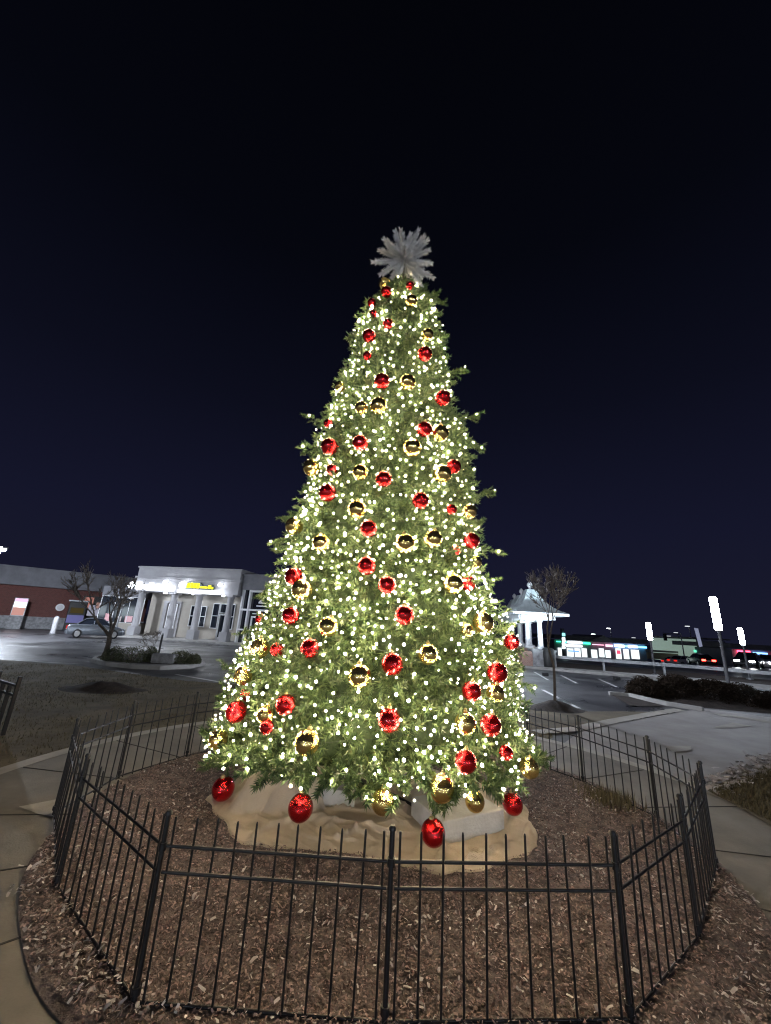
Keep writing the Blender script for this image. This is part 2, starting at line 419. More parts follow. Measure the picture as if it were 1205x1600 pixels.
chips('pale_leaf_litter', 420, (0.03, 0.09), M['pale_chips'], frost_sampler, lambda x, y: 0.036)
# short dormant grass
def tufts(name, n, sampler, h, mat, z0):
    V, Fc = [], []
    for i in range(n):
        x, y = sampler(); a = random.uniform(0, 2 * PI); hh = random.uniform(*h); lean = random.gauss(0, 0.4)
        dx, dy = math.cos(a) * 0.006, math.sin(a) * 0.006
        o = len(V)
        V += [(x - dx, y - dy, z0), (x + dx, y + dy, z0), (x + math.sin(a) * hh * lean, y - math.cos(a) * hh * lean, z0 + hh)]
        Fc.append((o, o + 1, o + 2))
    return tag(npmesh(name, V, Fc, mat), kind='stuff')
M['blade'] = pmat('dormant_grass_blade', (0.07, 0.06, 0.03), (0.17, 0.14, 0.085), rough=0.9, island=True, ramp=(0.0, 1.0))
def lawn_sampler():
    while True:
        x, y = random.uniform(-12, 4.4), random.uniform(2.5, 13)
        if inpoly((x, y), lawn_poly) and math.hypot(x - BC[0], y - BC[1]) > WR + 0.04 and (random.random() < 0.35 or mnoise.noise((x * .9, y * .9, 4)) > -0.05): return x, y
tufts('lawn_grass', 26000, lawn_sampler, (0.015, 0.05), M['blade'], 0.010)
pa = [G(*p) for p in ((1112, 1244), (1205, 1200), (1300, 1190), (1300, 1340), (1205, 1290), (1150, 1262))]
def patch_sampler():
    while True:
        x, y = random.uniform(3.6, 9.5), random.uniform(4.0, 8.0)
        if inpoly((x, y), pa): return x, y
tufts('verge_grass', 7000, patch_sampler, (0.02, 0.06), M['blade'], 0.034)
dt = [G(*p) for p in ((965, 1238), (1000, 1252), (1010, 1262), (960, 1255))]
tufts('dry_grass_tuft', 500, lambda: (random.gauss(2.62, 0.12), random.gauss(4.85, 0.12)), (0.05, 0.14), M['blade'], 0.02)

# mulch mounds on lawn
def mound(name, c, rx, ry, h, mat, seed, rz=0.0):
    V, Fc = [], []; nr, na = 14, 40
    for i in range(nr + 1):
        for k in range(na):
            t = 2 * PI * k / na; u = i / nr
            wob = 1 + 0.12 * mnoise.noise((math.cos(t) * 1.5, math.sin(t) * 1.5, seed))
            x, y = rx * u * wob * math.cos(t), ry * u * wob * math.sin(t)
            x, y = x * math.cos(rz) - y * math.sin(rz), x * math.sin(rz) + y * math.cos(rz)
            z = h * (1 - sstep(u)) + 0.035 * mnoise.noise((x * 5, y * 5, seed)) * (1 - u) - 0.004 * (u > 0.99)
            V.append((c[0] + x, c[1] + y, 0.012 + z))
    for i in range(nr):
        for k in range(na): Fc.append((i * na + k, (i + 1) * na + k, (i + 1) * na + (k + 1) % na, i * na + (k + 1) % na))
    o = npmesh(name, V, Fc, mat, smooth=True)
    return tag(o, kind='structure')
ml = G(160, 1078)
mound('mulch_mound', ml, 0.95, 0.55, 0.17, M['dark_mulch'], 2)
mr = G(868, 1109)
mound('mulch_mound', mr, 0.78, 0.55, 0.20, M['dark_mulch'], 5)

# ================================================================== THE FENCE
FH = 0.762
posts = [(0.125, 2.265), (-0.995, 2.29), (-1.93, 3.02), (-2.66, 3.90), (-2.66, 4.75), (-2.30, 5.50), (-1.60, 6.28), (-0.65, 6.78), (0.40, 6.88), (1.45, 6.55), (2.18, 6.05), (2.60, 5.40), (2.88, 4.50), (2.78, 3.68), (2.02, 2.90), (1.26, 2.345)]
fence = thing('iron_fence', 'low black iron picket fence ringing the mulch bed and the lit tree', 'fence', (posts[0][0], posts[0][1], 0))
fo = Vector((posts[0][0], posts[0][1], 0))
pk = MB(); pk.tube((0, 0, 0.02), (0, 0, FH - 0.012), 0.0060, n=6); pk.tube((0, 0, FH - 0.012), (0, 0, FH), 0.0060, 0.0035, n=6)
pk_me = None
for i, p in enumerate(posts):
    q = posts[(i + 1) % len(posts)]
    a, b = Vector((*p, 0)), Vector((*q, 0)); d = b - a; L = d.length; ang = math.atan2(d.y, d.x)
    po = MB(); po.tube((0, 0, -0.05), (0, 0, FH + 0.005), 0.0128, n=10); po.lathe([(0.0175, FH + 0.0055), (0.0175, FH + 0.016), (0.010, FH + 0.026)], n=10)
    po.tube((0, 0, 0.622), (0, 0, 0.655), 0.019, n=10); po.tube((0, 0, 0.085), (0, 0, 0.115), 0.021, n=10)
    po.build('post', M['iron'], fence, a - fo + Vector((0, 0, -0.022)))
    pn = MB()
    for z, r in ((0.640, 0.0080), (0.535, 0.0080), (0.060, 0.0080)):
        pn.tube((0.018, 0, z), (L - 0.018, 0, z), r, n=6)
    for u in (0.04, L - 0.04): pn.tube((u, 0, 0.02), (u, 0, FH), 0.0060, n=6)
    panel = pn.build('fence_panel', M['iron'], fence, a - fo + Vector((0, 0, -0.022)), ang)
    n = max(4, int(round((L - 0.08) / 0.104)))
    for k in range(1, n):
        u = 0.04 + (L - 0.08) * k / n
        if pk_me is None:
            o = pk.build('picket', M['iron'], panel, (u, 0, 0)); pk_me = o.data
        else:
            o = bpy.data.objects.new('picket', pk_me); C.objects.link(o); o.parent = panel; o.location = (u, 0, 0)
        o.rotation_euler = (random.gauss(0, 0.008), random.gauss(0, 0.010), 0)

# ================================================================== THE TREE
TX, TY = 0.03, 4.70
PROF = [(0.42, 1.50), (0.52, 1.62), (0.62, 1.67), (0.78, 1.66), (0.97, 1.59), (1.26, 1.54), (1.57, 1.47), (1.9, 1.37), (2.25, 1.28), (2.62, 1.23), (2.94, 1.18), (3.28, 1.12), (3.54, 1.08), (3.9, 1.06), (4.27, 0.99), (4.7, 0.89), (5.12, 0.80), (5.67, 0.73), (6.04, 0.66), (6.40, 0.48), (6.70, 0.32), (6.90, 0.10)]
pz = np.array([p[0] for p in PROF]); pr = np.array([p[1] for p in PROF])
def tr(z): return float(np.interp(z, pz, pr))
def axx(z): return TX + 0.07 * sstep((z - 4.5) / 2.5)
def cone_hit(px, py, k=1.0):
    d = ray(px, py); best = None
    L = math.hypot(d[0], d[1])
    for i in range(1400):
        t = (2.4 + i * 0.003) / d[1]
        x, y, z = d[0] * t, d[1] * t, CAMH + d[2] * t
        e = math.hypot(x - axx(z), y - TY) - tr(z) * k if 0.0 < z < 7.3 else 9
        if e < 0: return (x, y, z)
        if best is None or e < best[0]: best = (e, (x, y, z))
    return best[1]

# --- ornaments (pixel centre, width, colour, label)
BALLS = [
 (641,446,13,'r','small red ball tucked directly under the white bow at the treetop'),
 (604,456,17,'r','small red ball under the bow beside a half hidden gold ball'),
 (581,473,13,'r','small red ball at the treetop edge facing the white shops'),
 (583,491,12,'r','tiny red glimpse of a ball below the treetop edge ball, under lights'),
 (606,506,16,'r','red ball half buried in needles near the centre of the treetop'),
 (577,525,21,'r','first fully visible red ball down from the bow, shop side'),
 (664,553,23,'r','first large red ball below the bow on the pavilion side'),
 (574,556,14,'r','dark red ball half hidden below the first fully visible shop side ball'),
 (597,596,25,'r','red ball with a grey centre level with the highest fully visible gold ball'),
 (692,622,25,'r','red ball near the pavilion side edge, below the long lit sprig'),
 (663,671,25,'r','red ball touching a gold ball on its pavilion side, upper tree'),
 (515,698,27,'r','outer of two red balls hanging level on the upper shop side'),
 (563,692,25,'r','inner of two red balls hanging level on the upper shop side'),
 (513,662,14,'r','faint red ball hidden among bulbs above the outer of two level balls'),
 (709,729,23,'r','red ball overlapping a gold ball at the upper pavilion side edge'),
 (600,749,26,'r','red ball on the tree centre line just beside a gold ball, upper middle'),
 (519,734,18,'r','flattened looking red ball half hidden beside the lone gold edge ball'),
 (512,770,28,'r','red ball below the lone gold ball at the shop side edge'),
 (657,782,27,'r','red ball with dark top half and bulb above, tree middle'),
 (576,826,27,'r','red ball below a gold ball, middle of the tree, alone in needles'),
 (706,796,14,'r','small orange red ball half hidden near the bare twig sprig'),
 (737,845,25,'r','red ball at the pavilion side edge above the lit pointing sprig'),
 (711,860,15,'r','small red ball half hidden inside from the pavilion side edge ball'),
 (573,884,29,'r','red ball directly under another red ball at mid height of the tree'),
 (459,901,28,'r','red ball sitting on top of a gold ball at the shop side edge'),
 (605,914,29,'r','red ball diagonally below the red pair at mid height centre'),
 (731,911,25,'r','red ball tucked behind a gold ball at the pavilion side'),
 (454,962,27,'r','red ball in the lower shop side with a gold glint below it'),
 (632,961,31,'r','red ball on the centre line above the largest central red ball'),
 (407,967,16,'r','red ball glimpsed at the shop side edge beside the glass doors'),
 (484,1013,30,'r','red ball alone on the lower shop side, bright all round'),
 (433,1015,22,'r','red ball half hidden beside a sparkling gold ball, lower shop side'),
 (613,1037,34,'r','large red ball at the tree centre beside the dark mirrored gold ball'),
 (799,1003,24,'r','dark red ball at the edge in front of the pavilion columns'),
 (777,1051,32,'r','red ball at the lower pavilion side edge with a pink glint'),
 (737,1080,30,'r','red ball cut flat by needles on the lower pavilion side'),
 (385,1085,20,'r','orange red ball half hidden at the lower shop side edge'),
 (369,1112,32,'r','red ball hanging clear at the lower shop side edge'),
 (446,1101,31,'r','red ball split by a needle sprig, inward from the shop side edge'),
 (608,1125,36,'r','large red ball lowest on the tree centre line'),
 (767,1133,33,'r','red ball beside a dull gold ball near the pavilion side hem'),
 (417,1136,20,'r','red sliver of a ball under a gold ball near the shop side hem'),
 (728,1190,34,'r','red ball above the gold ball that hangs over the white block'),
 (791,1176,16,'r','small red ball above the gold ball at the pavilion side hem'),
 (349,1232,34,'r','red ball hanging at the outermost shop side corner of the hem'),
 (470,1262,39,'r','largest red ball, hanging low over the tan burlap by the fence'),
 (677,1301,38,'r','lowest red ball, hanging in front of the white block corner'),
 (801,1256,31,'r','red ball hanging over burlap at the pavilion side corner of the hem'),
 (601,443,19,'g','pale gold ball half hidden under the bow, shop side of treetop'),
 (643,470,19,'g','dark gold ball below the bow beside a loose green sprig'),
 (668,523,19,'g','dull gold ball above the first large pavilion side red ball'),
 (637,597,25,'g','highest fully visible gold ball, level with a grey centred red ball'),
 (592,634,27,'g','gold ball with dark top, inner of a touching gold pair'),
 (565,637,21,'g','sparkling gold ball, outer of a touching gold pair, upper tree'),
 (531,604,17,'g','small gold ball at the upper edge above the touching gold pair'),
 (688,677,27,'g','gold ball touching a red ball high on the pavilion side'),
 (644,700,29,'g','gold ball diagonally below a red and gold touching pair'),
 (487,731,27,'g','lone gold ball sticking out from the shop side edge'),
 (563,738,25,'g','gold ball beside the centre line red ball in upper middle'),
 (691,741,29,'g','gold ball partly covered by a red ball at pavilion side'),
 (558,796,29,'g','gold ball above a red ball, between the shop edge and centre'),
 (734,799,23,'g','yellow gold ball at the edge under the bare twig sprig'),
 (460,822,28,'g','gold ball in the notch at the shop side edge, mid tree'),
 (502,848,28,'g','gold ball inward from the ball in the edge notch'),
 (633,849,31,'g','gold ball with bulbs on top, inner of a level mid tree pair'),
 (677,842,29,'g','gold ball netted with yellow reflections, outer of a level mid tree pair'),
 (708,912,32,'g','gold ball with dark mirror face in front of a red ball'),
 (472,921,33,'g','gold ball with dark mirror face under a shop side red ball'),
 (743,878,20,'g','dull gold ball half hidden above the dark faced pavilion side ball'),
 (513,979,31,'g','gold ball above and inward of the lone lower shop side red ball'),
 (755,973,33,'g','gold ball with dark face near the pavilion roof, lower tree'),
 (728,985,24,'g','glittering gold ball half behind the ball near the pavilion roof'),
 (669,1022,32,'g','bright gold ball level with the large central red ball'),
 (406,1013,31,'g','sparkling gold ball at the shop side edge level with parked car'),
 (562,1056,37,'g','large dark mirrored gold ball ringed with light at tree centre'),
 (380,1056,28,'g','dark gold ball at the edge above two lower shop side reds'),
 (774,1083,28,'g','gold ball under the red ball with a pink glint'),
 (415,1116,28,'g','gold ball between two red balls near the shop side hem'),
 (727,1130,33,'g','dull gold ball inward of a red ball, lower pavilion side'),
 (341,1155,29,'g','pale gold ball at the outermost shop side edge of the hem'),
 (480,1160,39,'g','largest gold ball with dark face, lower shop side of tree'),
 (827,1200,30,'g','gold ball at the outermost pavilion side edge of the hem'),
 (690,1232,39,'g','gold ball with dark face hanging above the white block'),
 (598,1253,36,'g','gold ball hanging at the centre of the hem above burlap folds'),
 (742,1252,30,'g','gold ball half covered by a drooping sprig over the white block'),
]
def ico(sub):
    bm = bmesh.new(); bmesh.ops.create_uvsphere(bm, u_segments=32 if sub > 1 else 8, v_segments=20 if sub > 1 else 5, radius=1.0)
    return bm
ball_me = {}
for kc, mk in (('r', 'red_ball'), ('g', 'gold_ball')):
    bm = ico(2); me = bpy.data.meshes.new(mk); bm.to_mesh(me); bm.free()
    me.polygons.foreach_set('use_smooth', [True] * len(me.polygons)); me.materials.append(M[mk]); ball_me[kc] = me
cb = MB(); cb.lathe([(0.20, 0.955), (0.20, 1.10), (0.12, 1.14)], n=12)
for k in range(10):
    t0, t1 = PI * k / 10, PI * (k + 1) / 10
    cb.tube((0.11 * math.cos(t0), 0, 1.13 + 0.16 * math.sin(t0)), (0.11 * math.cos(t1), 0, 1.13 + 0.16 * math.sin(t1)), 0.02, n=5)
cap_me = None
ball_pos = []
for (px, py, dpx, kc, lab) in BALLS:
    hid = 'hidden' in lab or 'glimpse' in lab or 'buried' in lab or 'behind' in lab
    p = cone_hit(px, py, 0.93 if hid else 0.98)
    zc = p[1] * cp + (p[2] - CAMH) * sp
    r = max(0.055, 0.5 * dpx / F_ * zc)
    ball_pos.append((p, r, hid, (px, py)))
    o = bpy.data.objects.new('red_ball_ornament' if kc == 'r' else 'gold_ball_ornament', ball_me[kc]); C.objects.link(o)
    o.location = p; o.scale = (r, r, r); o.rotation_euler = (random.gauss(0, .12), random.gauss(0, .12), random.uniform(0, 6))
    tag(o, lab, 'ornament', 'red balls hanging on the tree' if kc == 'r' else 'gold balls hanging on the tree')
    if dpx >= 24:
        if cap_me is None: c = cb.build('cap', M['cap'], o); cap_me = c.data
        else: c = bpy.data.objects.new('cap', cap_me); C.objects.link(c); c.parent = o
BP = np.array([b[0] for b in ball_pos]); BRAD = np.array([b[1] for b in ball_pos])
eye = np.array([0, 0, CAMH])
BD = BP - eye; BL = np.linalg.norm(BD, axis=1); BDn = BD / BL[:, None]
BHID = np.array([b[2] for b in ball_pos])
def blocks_ball(P, pad=1.0):
    """points in the tree that would cover the visible face of an ornament"""
    d = np.asarray(P, dtype=float) - eye
    t = BDn @ d
    per = np.linalg.norm(d[None, :] - t[:, None] * BDn, axis=1)
    return bool(np.any((per < BRAD * np.where(BHID, 0.35, 0.92) * pad) & (t < BL + 0.02)))

tree = thing('christmas_tree', 'tall green Christmas tree covered in lights standing inside the iron fence', 'Christmas tree', (TX, TY, 0))
TO = np.array([TX, TY, 0])
tb = MB(); tb.tube((0, 0, 0.02), (0, 0, 6.95), 0.075, 0.02, n=12)
for k in range(4):
    t = PI / 4 + k * PI / 2
    tb.tube((0, 0, 0.10), (0.95 * math.cos(t), 0.95 * math.sin(t), 0.06), 0.03, n=6)
tb.build('trunk', M['iron'], tree)
# sprays: bottle-brush twigs
def spray_mesh(base, d, L, n, nl, w, V, Fc, MI, mi_twig=1):
    d = d / np.linalg.norm(d)
    up = np.array([0, 0, 1.0]); a = np.cross(d, up)
    if np.linalg.norm(a) < 1e-3: a = np.array([1.0, 0, 0])
    a /= np.linalg.norm(a); b = np.cross(a, d)
    bend = rng.normal(0, 0.12, 2)
    tt = rng.uniform(0.08, 1.0, n); ph = rng.uniform(0, 2 * PI, n)
    axis = base + np.outer(tt * L, d) + np.outer((tt ** 2) * L * bend[0], a) + np.outer((tt ** 2) * L * bend[1], b)
    rad = np.outer(np.cos(ph), a) + np.outer(np.sin(ph), b)
    fw = rng.uniform(0.45, 1.1, n) + 0.8 * (tt > 0.9)
    nd = rad + fw[:, None] * d; nd /= np.linalg.norm(nd, axis=1)[:, None]
    ln = nl * rng.uniform(0.7, 1.15, n) * (1.0 - 0.25 * tt)
    side = np.cross(nd, rng.normal(0, 1, (n, 3))); side /= np.linalg.norm(side, axis=1)[:, None] + 1e-9
    o = len(V) * 1
    tri = np.empty((n, 3, 3)); tri[:, 0] = axis - side * w; tri[:, 1] = axis + side * w; tri[:, 2] = axis + nd * ln[:, None]
    return tri, base + d * L + L * (a * bend[0] + b * bend[1])
tris, tips, inner = [], [], []
def put_spray(th, z, rf, L, n=70, nl=0.078, w=0.0088, updown=None, check=True):
    r = tr(z) * rf
    c, s = math.cos(th), math.sin(th)
    el = random.gauss(0.10, 0.30) if updown is None else updown
    yaw = random.gauss(0, 0.45)
    dv = np.array([math.cos(th + yaw) * math.cos(el), math.sin(th + yaw) * math.cos(el), math.sin(el)])
    base = np.array([axx(z) + c * r, TY + s * r, z])
    tip = base + dv * L
    if check and (blocks_ball(tip) or blocks_ball(base + dv * L * 0.5)): return None
    t, tp = spray_mesh(base, dv, L, n, nl, w, [], [], [])
    tris.append(t - TO); tips.append(tp)
    return tp
def rand_cone():
    while True:
        z = random.uniform(0.58, 6.85)
        if random.random() * 1.72 < tr(z) + 0.06: return z
def R_(z): return max(0.3, tr(z) / 1.2)
N_SPRAY = 3200
for i in range(N_SPRAY):
    z = rand_cone()
    th = random.uniform(0, 2 * PI)
    if math.sin(th) > 0.35 and random.random() < 0.45: continue
    z = max(z, 0.55 + 0.08 * max(0, -math.sin(th)))
    lump = 1 + 0.095 * mnoise.noise((math.cos(th) * 2.2, math.sin(th) * 2.2, z * 1.9)) * 2 + 0.07 * mnoise.noise((math.cos(th) * 7 * R_(z), math.sin(th) * 7 * R_(z), z * 6.5))
    sc = 0.75 + 0.25 * min(1, tr(z) / 0.9)
    L = random.uniform(0.15, 0.30) * sc
    R0 = max(tr(z), 0.2)
    rf = (lump * (1 - (0.03 + 0.015 * sstep((z - 1.2) / 2.4)) / R0) - L * 0.92 / R0) * random.uniform(0.92, 1.03)
    put_spray(th, z, max(rf, 0.05), L, n=int(40 + 26 * random.random()))
for i in range(2500):   # deeper, sparser sprays
    z = rand_cone(); th = random.uniform(PI * 0.9, PI * 2.1)
    Ld = random.uniform(0.20, 0.30) * (0.6 + 0.4 * min(1, tr(z) / 1.1))
    put_spray(th, z, max(0.15, random.uniform(0.68, 0.88) - Ld / max(tr(z), 0.2)), Ld, n=44, nl=0.085, w=0.009, check=False)
# hanging hem
for i in range(330):
    th = random.uniform(0, 2 * PI); z = random.uniform(0.50, 0.64) + 0.08 * max(0, -math.sin(th))
    put_spray(th, z, random.uniform(0.80, 0.95), random.uniform(0.13, 0.21), n=64, updown=random.gauss(-0.05, 0.3))
# sprigs that stick out of the outline
def sprig(px0, py0, px1, py1, n=8):
    d0, d1 = ray(px0, py0), ray(px1, py1)
    Yb = TY - 0.15
    p0 = np.array(A(px0, py0, Yb)); p1 = np.array(A(px1, py1, Yb - 0.12))
    p0 = p0 - (p1 - p0) * (0.22 / max(0.1, float(np.linalg.norm(p1 - p0))))
    dv = p1 - p0; L = float(np.linalg.norm(dv))
    t, tp = spray_mesh(p0, dv, L, int(90 + 260 * L), 0.055, 0.0042, [], [], []); tris.append(t - TO); tips.append(tp)
    for k in range(n):
        u = random.uniform(0.15, 0.95); b = p0 + dv * u
        dd = dv / L + rng.normal(0, 0.55, 3)
        t, tp2 = spray_mesh(b, dd, random.uniform(0.08, 0.15), 60, 0.055, 0.0042, [], [], []); tris.append(t - TO)
    return p0, p1
SPRIGS = [(735, 782, 772, 768), (742, 858, 778, 864), (700, 582, 726, 576), (812, 1070, 834, 1076), (455, 840, 424, 848), (455, 856, 432, 860), (505, 655, 484, 652), (500, 705, 474, 700),
          (728, 655, 744, 650), (738, 695, 752, 702), (735, 742, 740, 736), (755, 905, 770, 908), (470, 800, 446, 812), (372, 1040, 352, 1044), (350, 1085, 338, 1090), (838, 1190, 856, 1186), (345, 1195, 326, 1198), (690, 470, 680, 462),
          (668, 470, 682, 462), (330, 1150, 322, 1146), (395, 985, 378, 990), (415, 925, 404, 935)]
sprig_ends = [sprig(*s) for s in SPRIGS]
# twigs that carry the lowest ornaments
for (p, r, hid, _) in ball_pos:
    if p[2] > 0.62: continue
    top = np.array([p[0], p[1], p[2] + r * 1.1])
    vx, vy = p[0] - axx(.6), p[1] - TY; ln = math.hypot(vx, vy)
    for k in range(5):
        b0 = np.array([axx(.6) + vx / ln * min(ln - .05, tr(.7) * random.uniform(.82, .92)), TY + vy / ln * min(ln - .05, tr(.7) * random.uniform(.82, .92)), random.uniform(.62, .72)]) + rng.normal(0, .03, 3)
        dv = top + np.array([0, 0, 0.01]) + rng.normal(0, .02, 3) * (k > 0) - b0; L = float(np.linalg.norm(dv))
        t, tp = spray_mesh(b0, dv, L * (1.0 if k == 0 else random.uniform(.75, 1.0)), int(60 + 100 * L), 0.055, 0.0075, [], [], [])
        tris.append(t - TO)
T = np.concatenate(tris)
V = T.reshape(-1, 3); V[:, 2] = np.maximum(V[:, 2], 0.12)
npmesh('crown', V, np.arange(len(V)).reshape(-1, 3), [M['needle']], tree)
# rough green shell added to close the crown and block lights behind it
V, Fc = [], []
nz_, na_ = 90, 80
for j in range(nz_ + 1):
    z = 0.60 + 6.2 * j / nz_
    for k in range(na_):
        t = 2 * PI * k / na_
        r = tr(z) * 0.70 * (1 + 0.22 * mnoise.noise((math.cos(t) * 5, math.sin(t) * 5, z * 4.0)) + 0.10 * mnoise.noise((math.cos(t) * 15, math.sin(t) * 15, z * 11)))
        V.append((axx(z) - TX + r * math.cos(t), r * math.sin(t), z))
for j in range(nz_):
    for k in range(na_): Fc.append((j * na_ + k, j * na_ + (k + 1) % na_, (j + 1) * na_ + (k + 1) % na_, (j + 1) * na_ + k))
npmesh('inner_shell', V, Fc, [M['shell_green']], tree)

# --- light strings
lights = thing('string_lights', 'warm white string lights wound all over the Christmas tree', 'string lights', (TX, TY, 0))
bulb_p = []
tips_a = np.array(tips)
front = [t for t in tips_a if True]
random.shuffle(front)
occ = []
def far_enough(p, dmin, cell=None):
    for q in occ[-4000:]:
        if abs(q[0] - p[0]) < dmin and abs(q[1] - p[1]) < dmin and abs(q[2] - p[2]) < dmin: return False
    return True
NB = 2150
tries = 0
while len(bulb_p) < NB and tries < 90000:
    tries += 1
    z = random.uniform(0.44, 6.85)
    if random.random() * 1.72 > (tr(z) + 0.08) * (1 - 0.58 * sstep((z - 2.0) / 3.2)): continue
    th = random.uniform(0, 2 * PI)
    if z < 0.50 + 0.07 * max(0, -math.sin(th)): continue
    if random.random() > max(0.16, min(1.0, 0.12 + 0.95 * -math.sin(th))): continue
    lump = 1 + 0.095 * mnoise.noise((math.cos(th) * 2.2, math.sin(th) * 2.2, z * 1.9)) * 2
    clump = mnoise.noise((math.cos(th) * 4 + 7, math.sin(th) * 4, z * 3.4))
    if clump < -0.15 and random.random() < 0.55: continue
    rr = tr(z) * lump * random.uniform(0.97, 1.01) - (0.02 + 0.07 * sstep((z - 1.2) / 2.4)) + random.uniform(-0.06, 0.03)
    p = np.array([axx(z) + math.cos(th) * rr, TY + math.sin(th) * rr, z])
    if blocks_ball(p, 1.05) and random.random() < 0.94: continue
    if not far_enough(p, 0.05): continue
    occ.append(p); bulb_p.append(p)
for (p0, p1) in sprig_ends[:12]:
    bulb_p.append(p1 + np.array([0, -0.03, 0.01]))
    if random.random() < 0.6: bulb_p.append(p0 * 0.45 + p1 * 0.55 + np.array([0, -0.04, 0.01]))
bulb_p = np.array(bulb_p)
order = np.argsort(np.linalg.norm(bulb_p - eye, axis=1))
bm = bmesh.new(); bmesh.ops.create_icosphere(bm, subdivisions=1, radius=1.0)
for v in bm.verts:
    if v.co.z > 0.3: v.co.z *= 1.35
bme = bpy.data.meshes.new('bulb'); bm.to_mesh(bme)
bme.materials.append(M['bulb'])
bv = np.array([v.co[:] for v in bm.verts]); bf = np.array([[l.index for l in f.verts] for f in bm.faces]); bm.free()
V, Fc = [], []
for rank, i in enumerate(order):
    p = bulb_p[i]; s = random.choice((0.0046, 0.0058, 0.0074, 0.0086, 0.0098, 0.0118))
    if rank < 100:
        o = bpy.data.objects.new('bulb', bme); C.objects.link(o); o.parent = lights
        o.location = p - TO; o.scale = (s, s, s); o.rotation_euler = (random.uniform(-1, 1), random.uniform(-1, 1), 0)
    else:
        R = np.array(Matrix.Rotation(random.uniform(-1, 1), 3, 'X') @ Matrix.Rotation(random.uniform(-1, 1), 3, 'Y'))
        Fc.append(bf + len(V) * len(bv)); V.append((bv * s) @ R.T + p - TO)
tag(npmesh('bulb', np.concatenate(V), np.concatenate(Fc), [M['bulb']], lights), kind='stuff')
wb = MB()
for z in np.arange(0.60, 6.9, 0.32):
    n = 44; pts = []
    for k in range(n):
        t = 2 * PI * k / n; zz = z + 0.32 * k / n
        r = tr(zz) * 0.84 + 0.03 * math.sin(5 * t + z)
        pts.append((axx(zz) - TX + r * math.cos(t), r * math.sin(t), zz + 0.03 * math.sin(7 * t)))
    for a, b in zip(pts[:-1], pts[1:]): wb.tube(a, b, 0.003, n=4, caps=False)
wb.build('cable', M['wire'], lights)

# --- white bow of flocked sprays at the treetop
bow_c = np.array(A(632, 406, TY - 0.42))
bow = thing('tree_topper', 'white flocked starburst bow crowning the Christmas tree', 'tree topper', (bow_c[0], bow_c[1], bow_c[2] - 0.25))
bo = np.array([bow_c[0], bow_c[1], bow_c[2] - 0.25])
bt = []
view = (bow_c - eye); view /= np.linalg.norm(view)
ex = np.cross(view, np.array([0, 0, 1.0])); ex /= np.linalg.norm(ex); ey = np.cross(ex, view)
for ang, ln in ((95, .33), (68, .36), (48, .34), (20, .33), (-8, .36), (-28, .44), (-50, .40), (-72, .28), (120, .33), (140, .37), (163, .34), (188, .42), (205, .36), (232, .25), (82, .28), (35, .36), (-40, .30), (152, .30)):
    a = math.radians(ang)
    d = ex * math.cos(a) + ey * math.sin(a) - view * random.uniform(-0.15, 0.45)
    t, tp = spray_mesh(bow_c - view * 0.05, d, ln * 1.08, 800, 0.080, 0.0042, [], [], []); bt.append(t - bo)
for k in range(6):
    d = -view + rng.normal(0, 0.5, 3)
    t, tp = spray_mesh(bow_c, d, 0.30, 500, 0.095, 0.0042, [], [], []); bt.append(t - bo)
BT = np.concatenate(bt).reshape(-1, 3)
npmesh('flocked_spray', BT, np.arange(len(BT)).reshape(-1, 3), [M['flock']], bow)
bb = MB(); bb.tube((0, 0, -0.25), (0, 0, 0.25), 0.012, n=8); bb.build('stem', M['twig'], bow)

# --- ballast blocks
def ballast(name, label, c, L, Wd, h, rz, z0):
    b = MB(); b.box(0, L, 0, Wd, 0, h)
    o = bevelled(b.build(name, M['block'], None, (c[0], c[1], z0), rz), 0.012, 3)
    return tag(o, label, 'concrete block', 'concrete blocks weighing down the tree base')
cR = G(693, 1335)
eR = G(783, 1312)
ballast('ballast_block', 'pale concrete block in full view under the tree behind the lowest red ball', cR, 0.66, 0.50, 0.185, math.atan2(eR[1] - cR[1], eR[0] - cR[0]), 0.035)
ballast('ballast_block', 'pale concrete block half wrapped in tan burlap under the tree', (-1.06, 4.13), 0.93, 0.45, 0.20, 0.05, 0.03)

# --- burlap ground cloth
CB = (0.05, 4.75)
edge_px = ((318, 1258), (343, 1292), (372, 1336), (430, 1340), (480, 1343), (560, 1353), (630, 1372), (690, 1383), (735, 1380), (785, 1366), (846, 1336), (832, 1296), (818, 1262))
epts = [G(*p) for p in edge_px] + [(1.25, 5.1), (0.6, 5.6), (-0.6, 5.6), (-1.35, 5.1)]
def eb(t):
    c_, s_ = math.cos(t), math.sin(t); best = 9.0
    for k in range(len(epts)):
        (x0, y0), (x1, y1) = epts[k - 1], epts[k]
        x0 -= CB[0]; x1 -= CB[0]; y0 -= CB[1]; y1 -= CB[1]
        den = c_ * (y1 - y0) - s_ * (x1 - x0)
        if abs(den) < 1e-9: continue
        r = (x0 * (y1 - y0) - y0 * (x1 - x0)) / den; v = (x0 * s_ - y0 * c_) / den
        if r > 0 and -1e-6 <= v <= 1 + 1e-6: best = min(best, r)
    return best if best < 9 else 1.0
V, Fc = [], []; nr, na = 130, 460
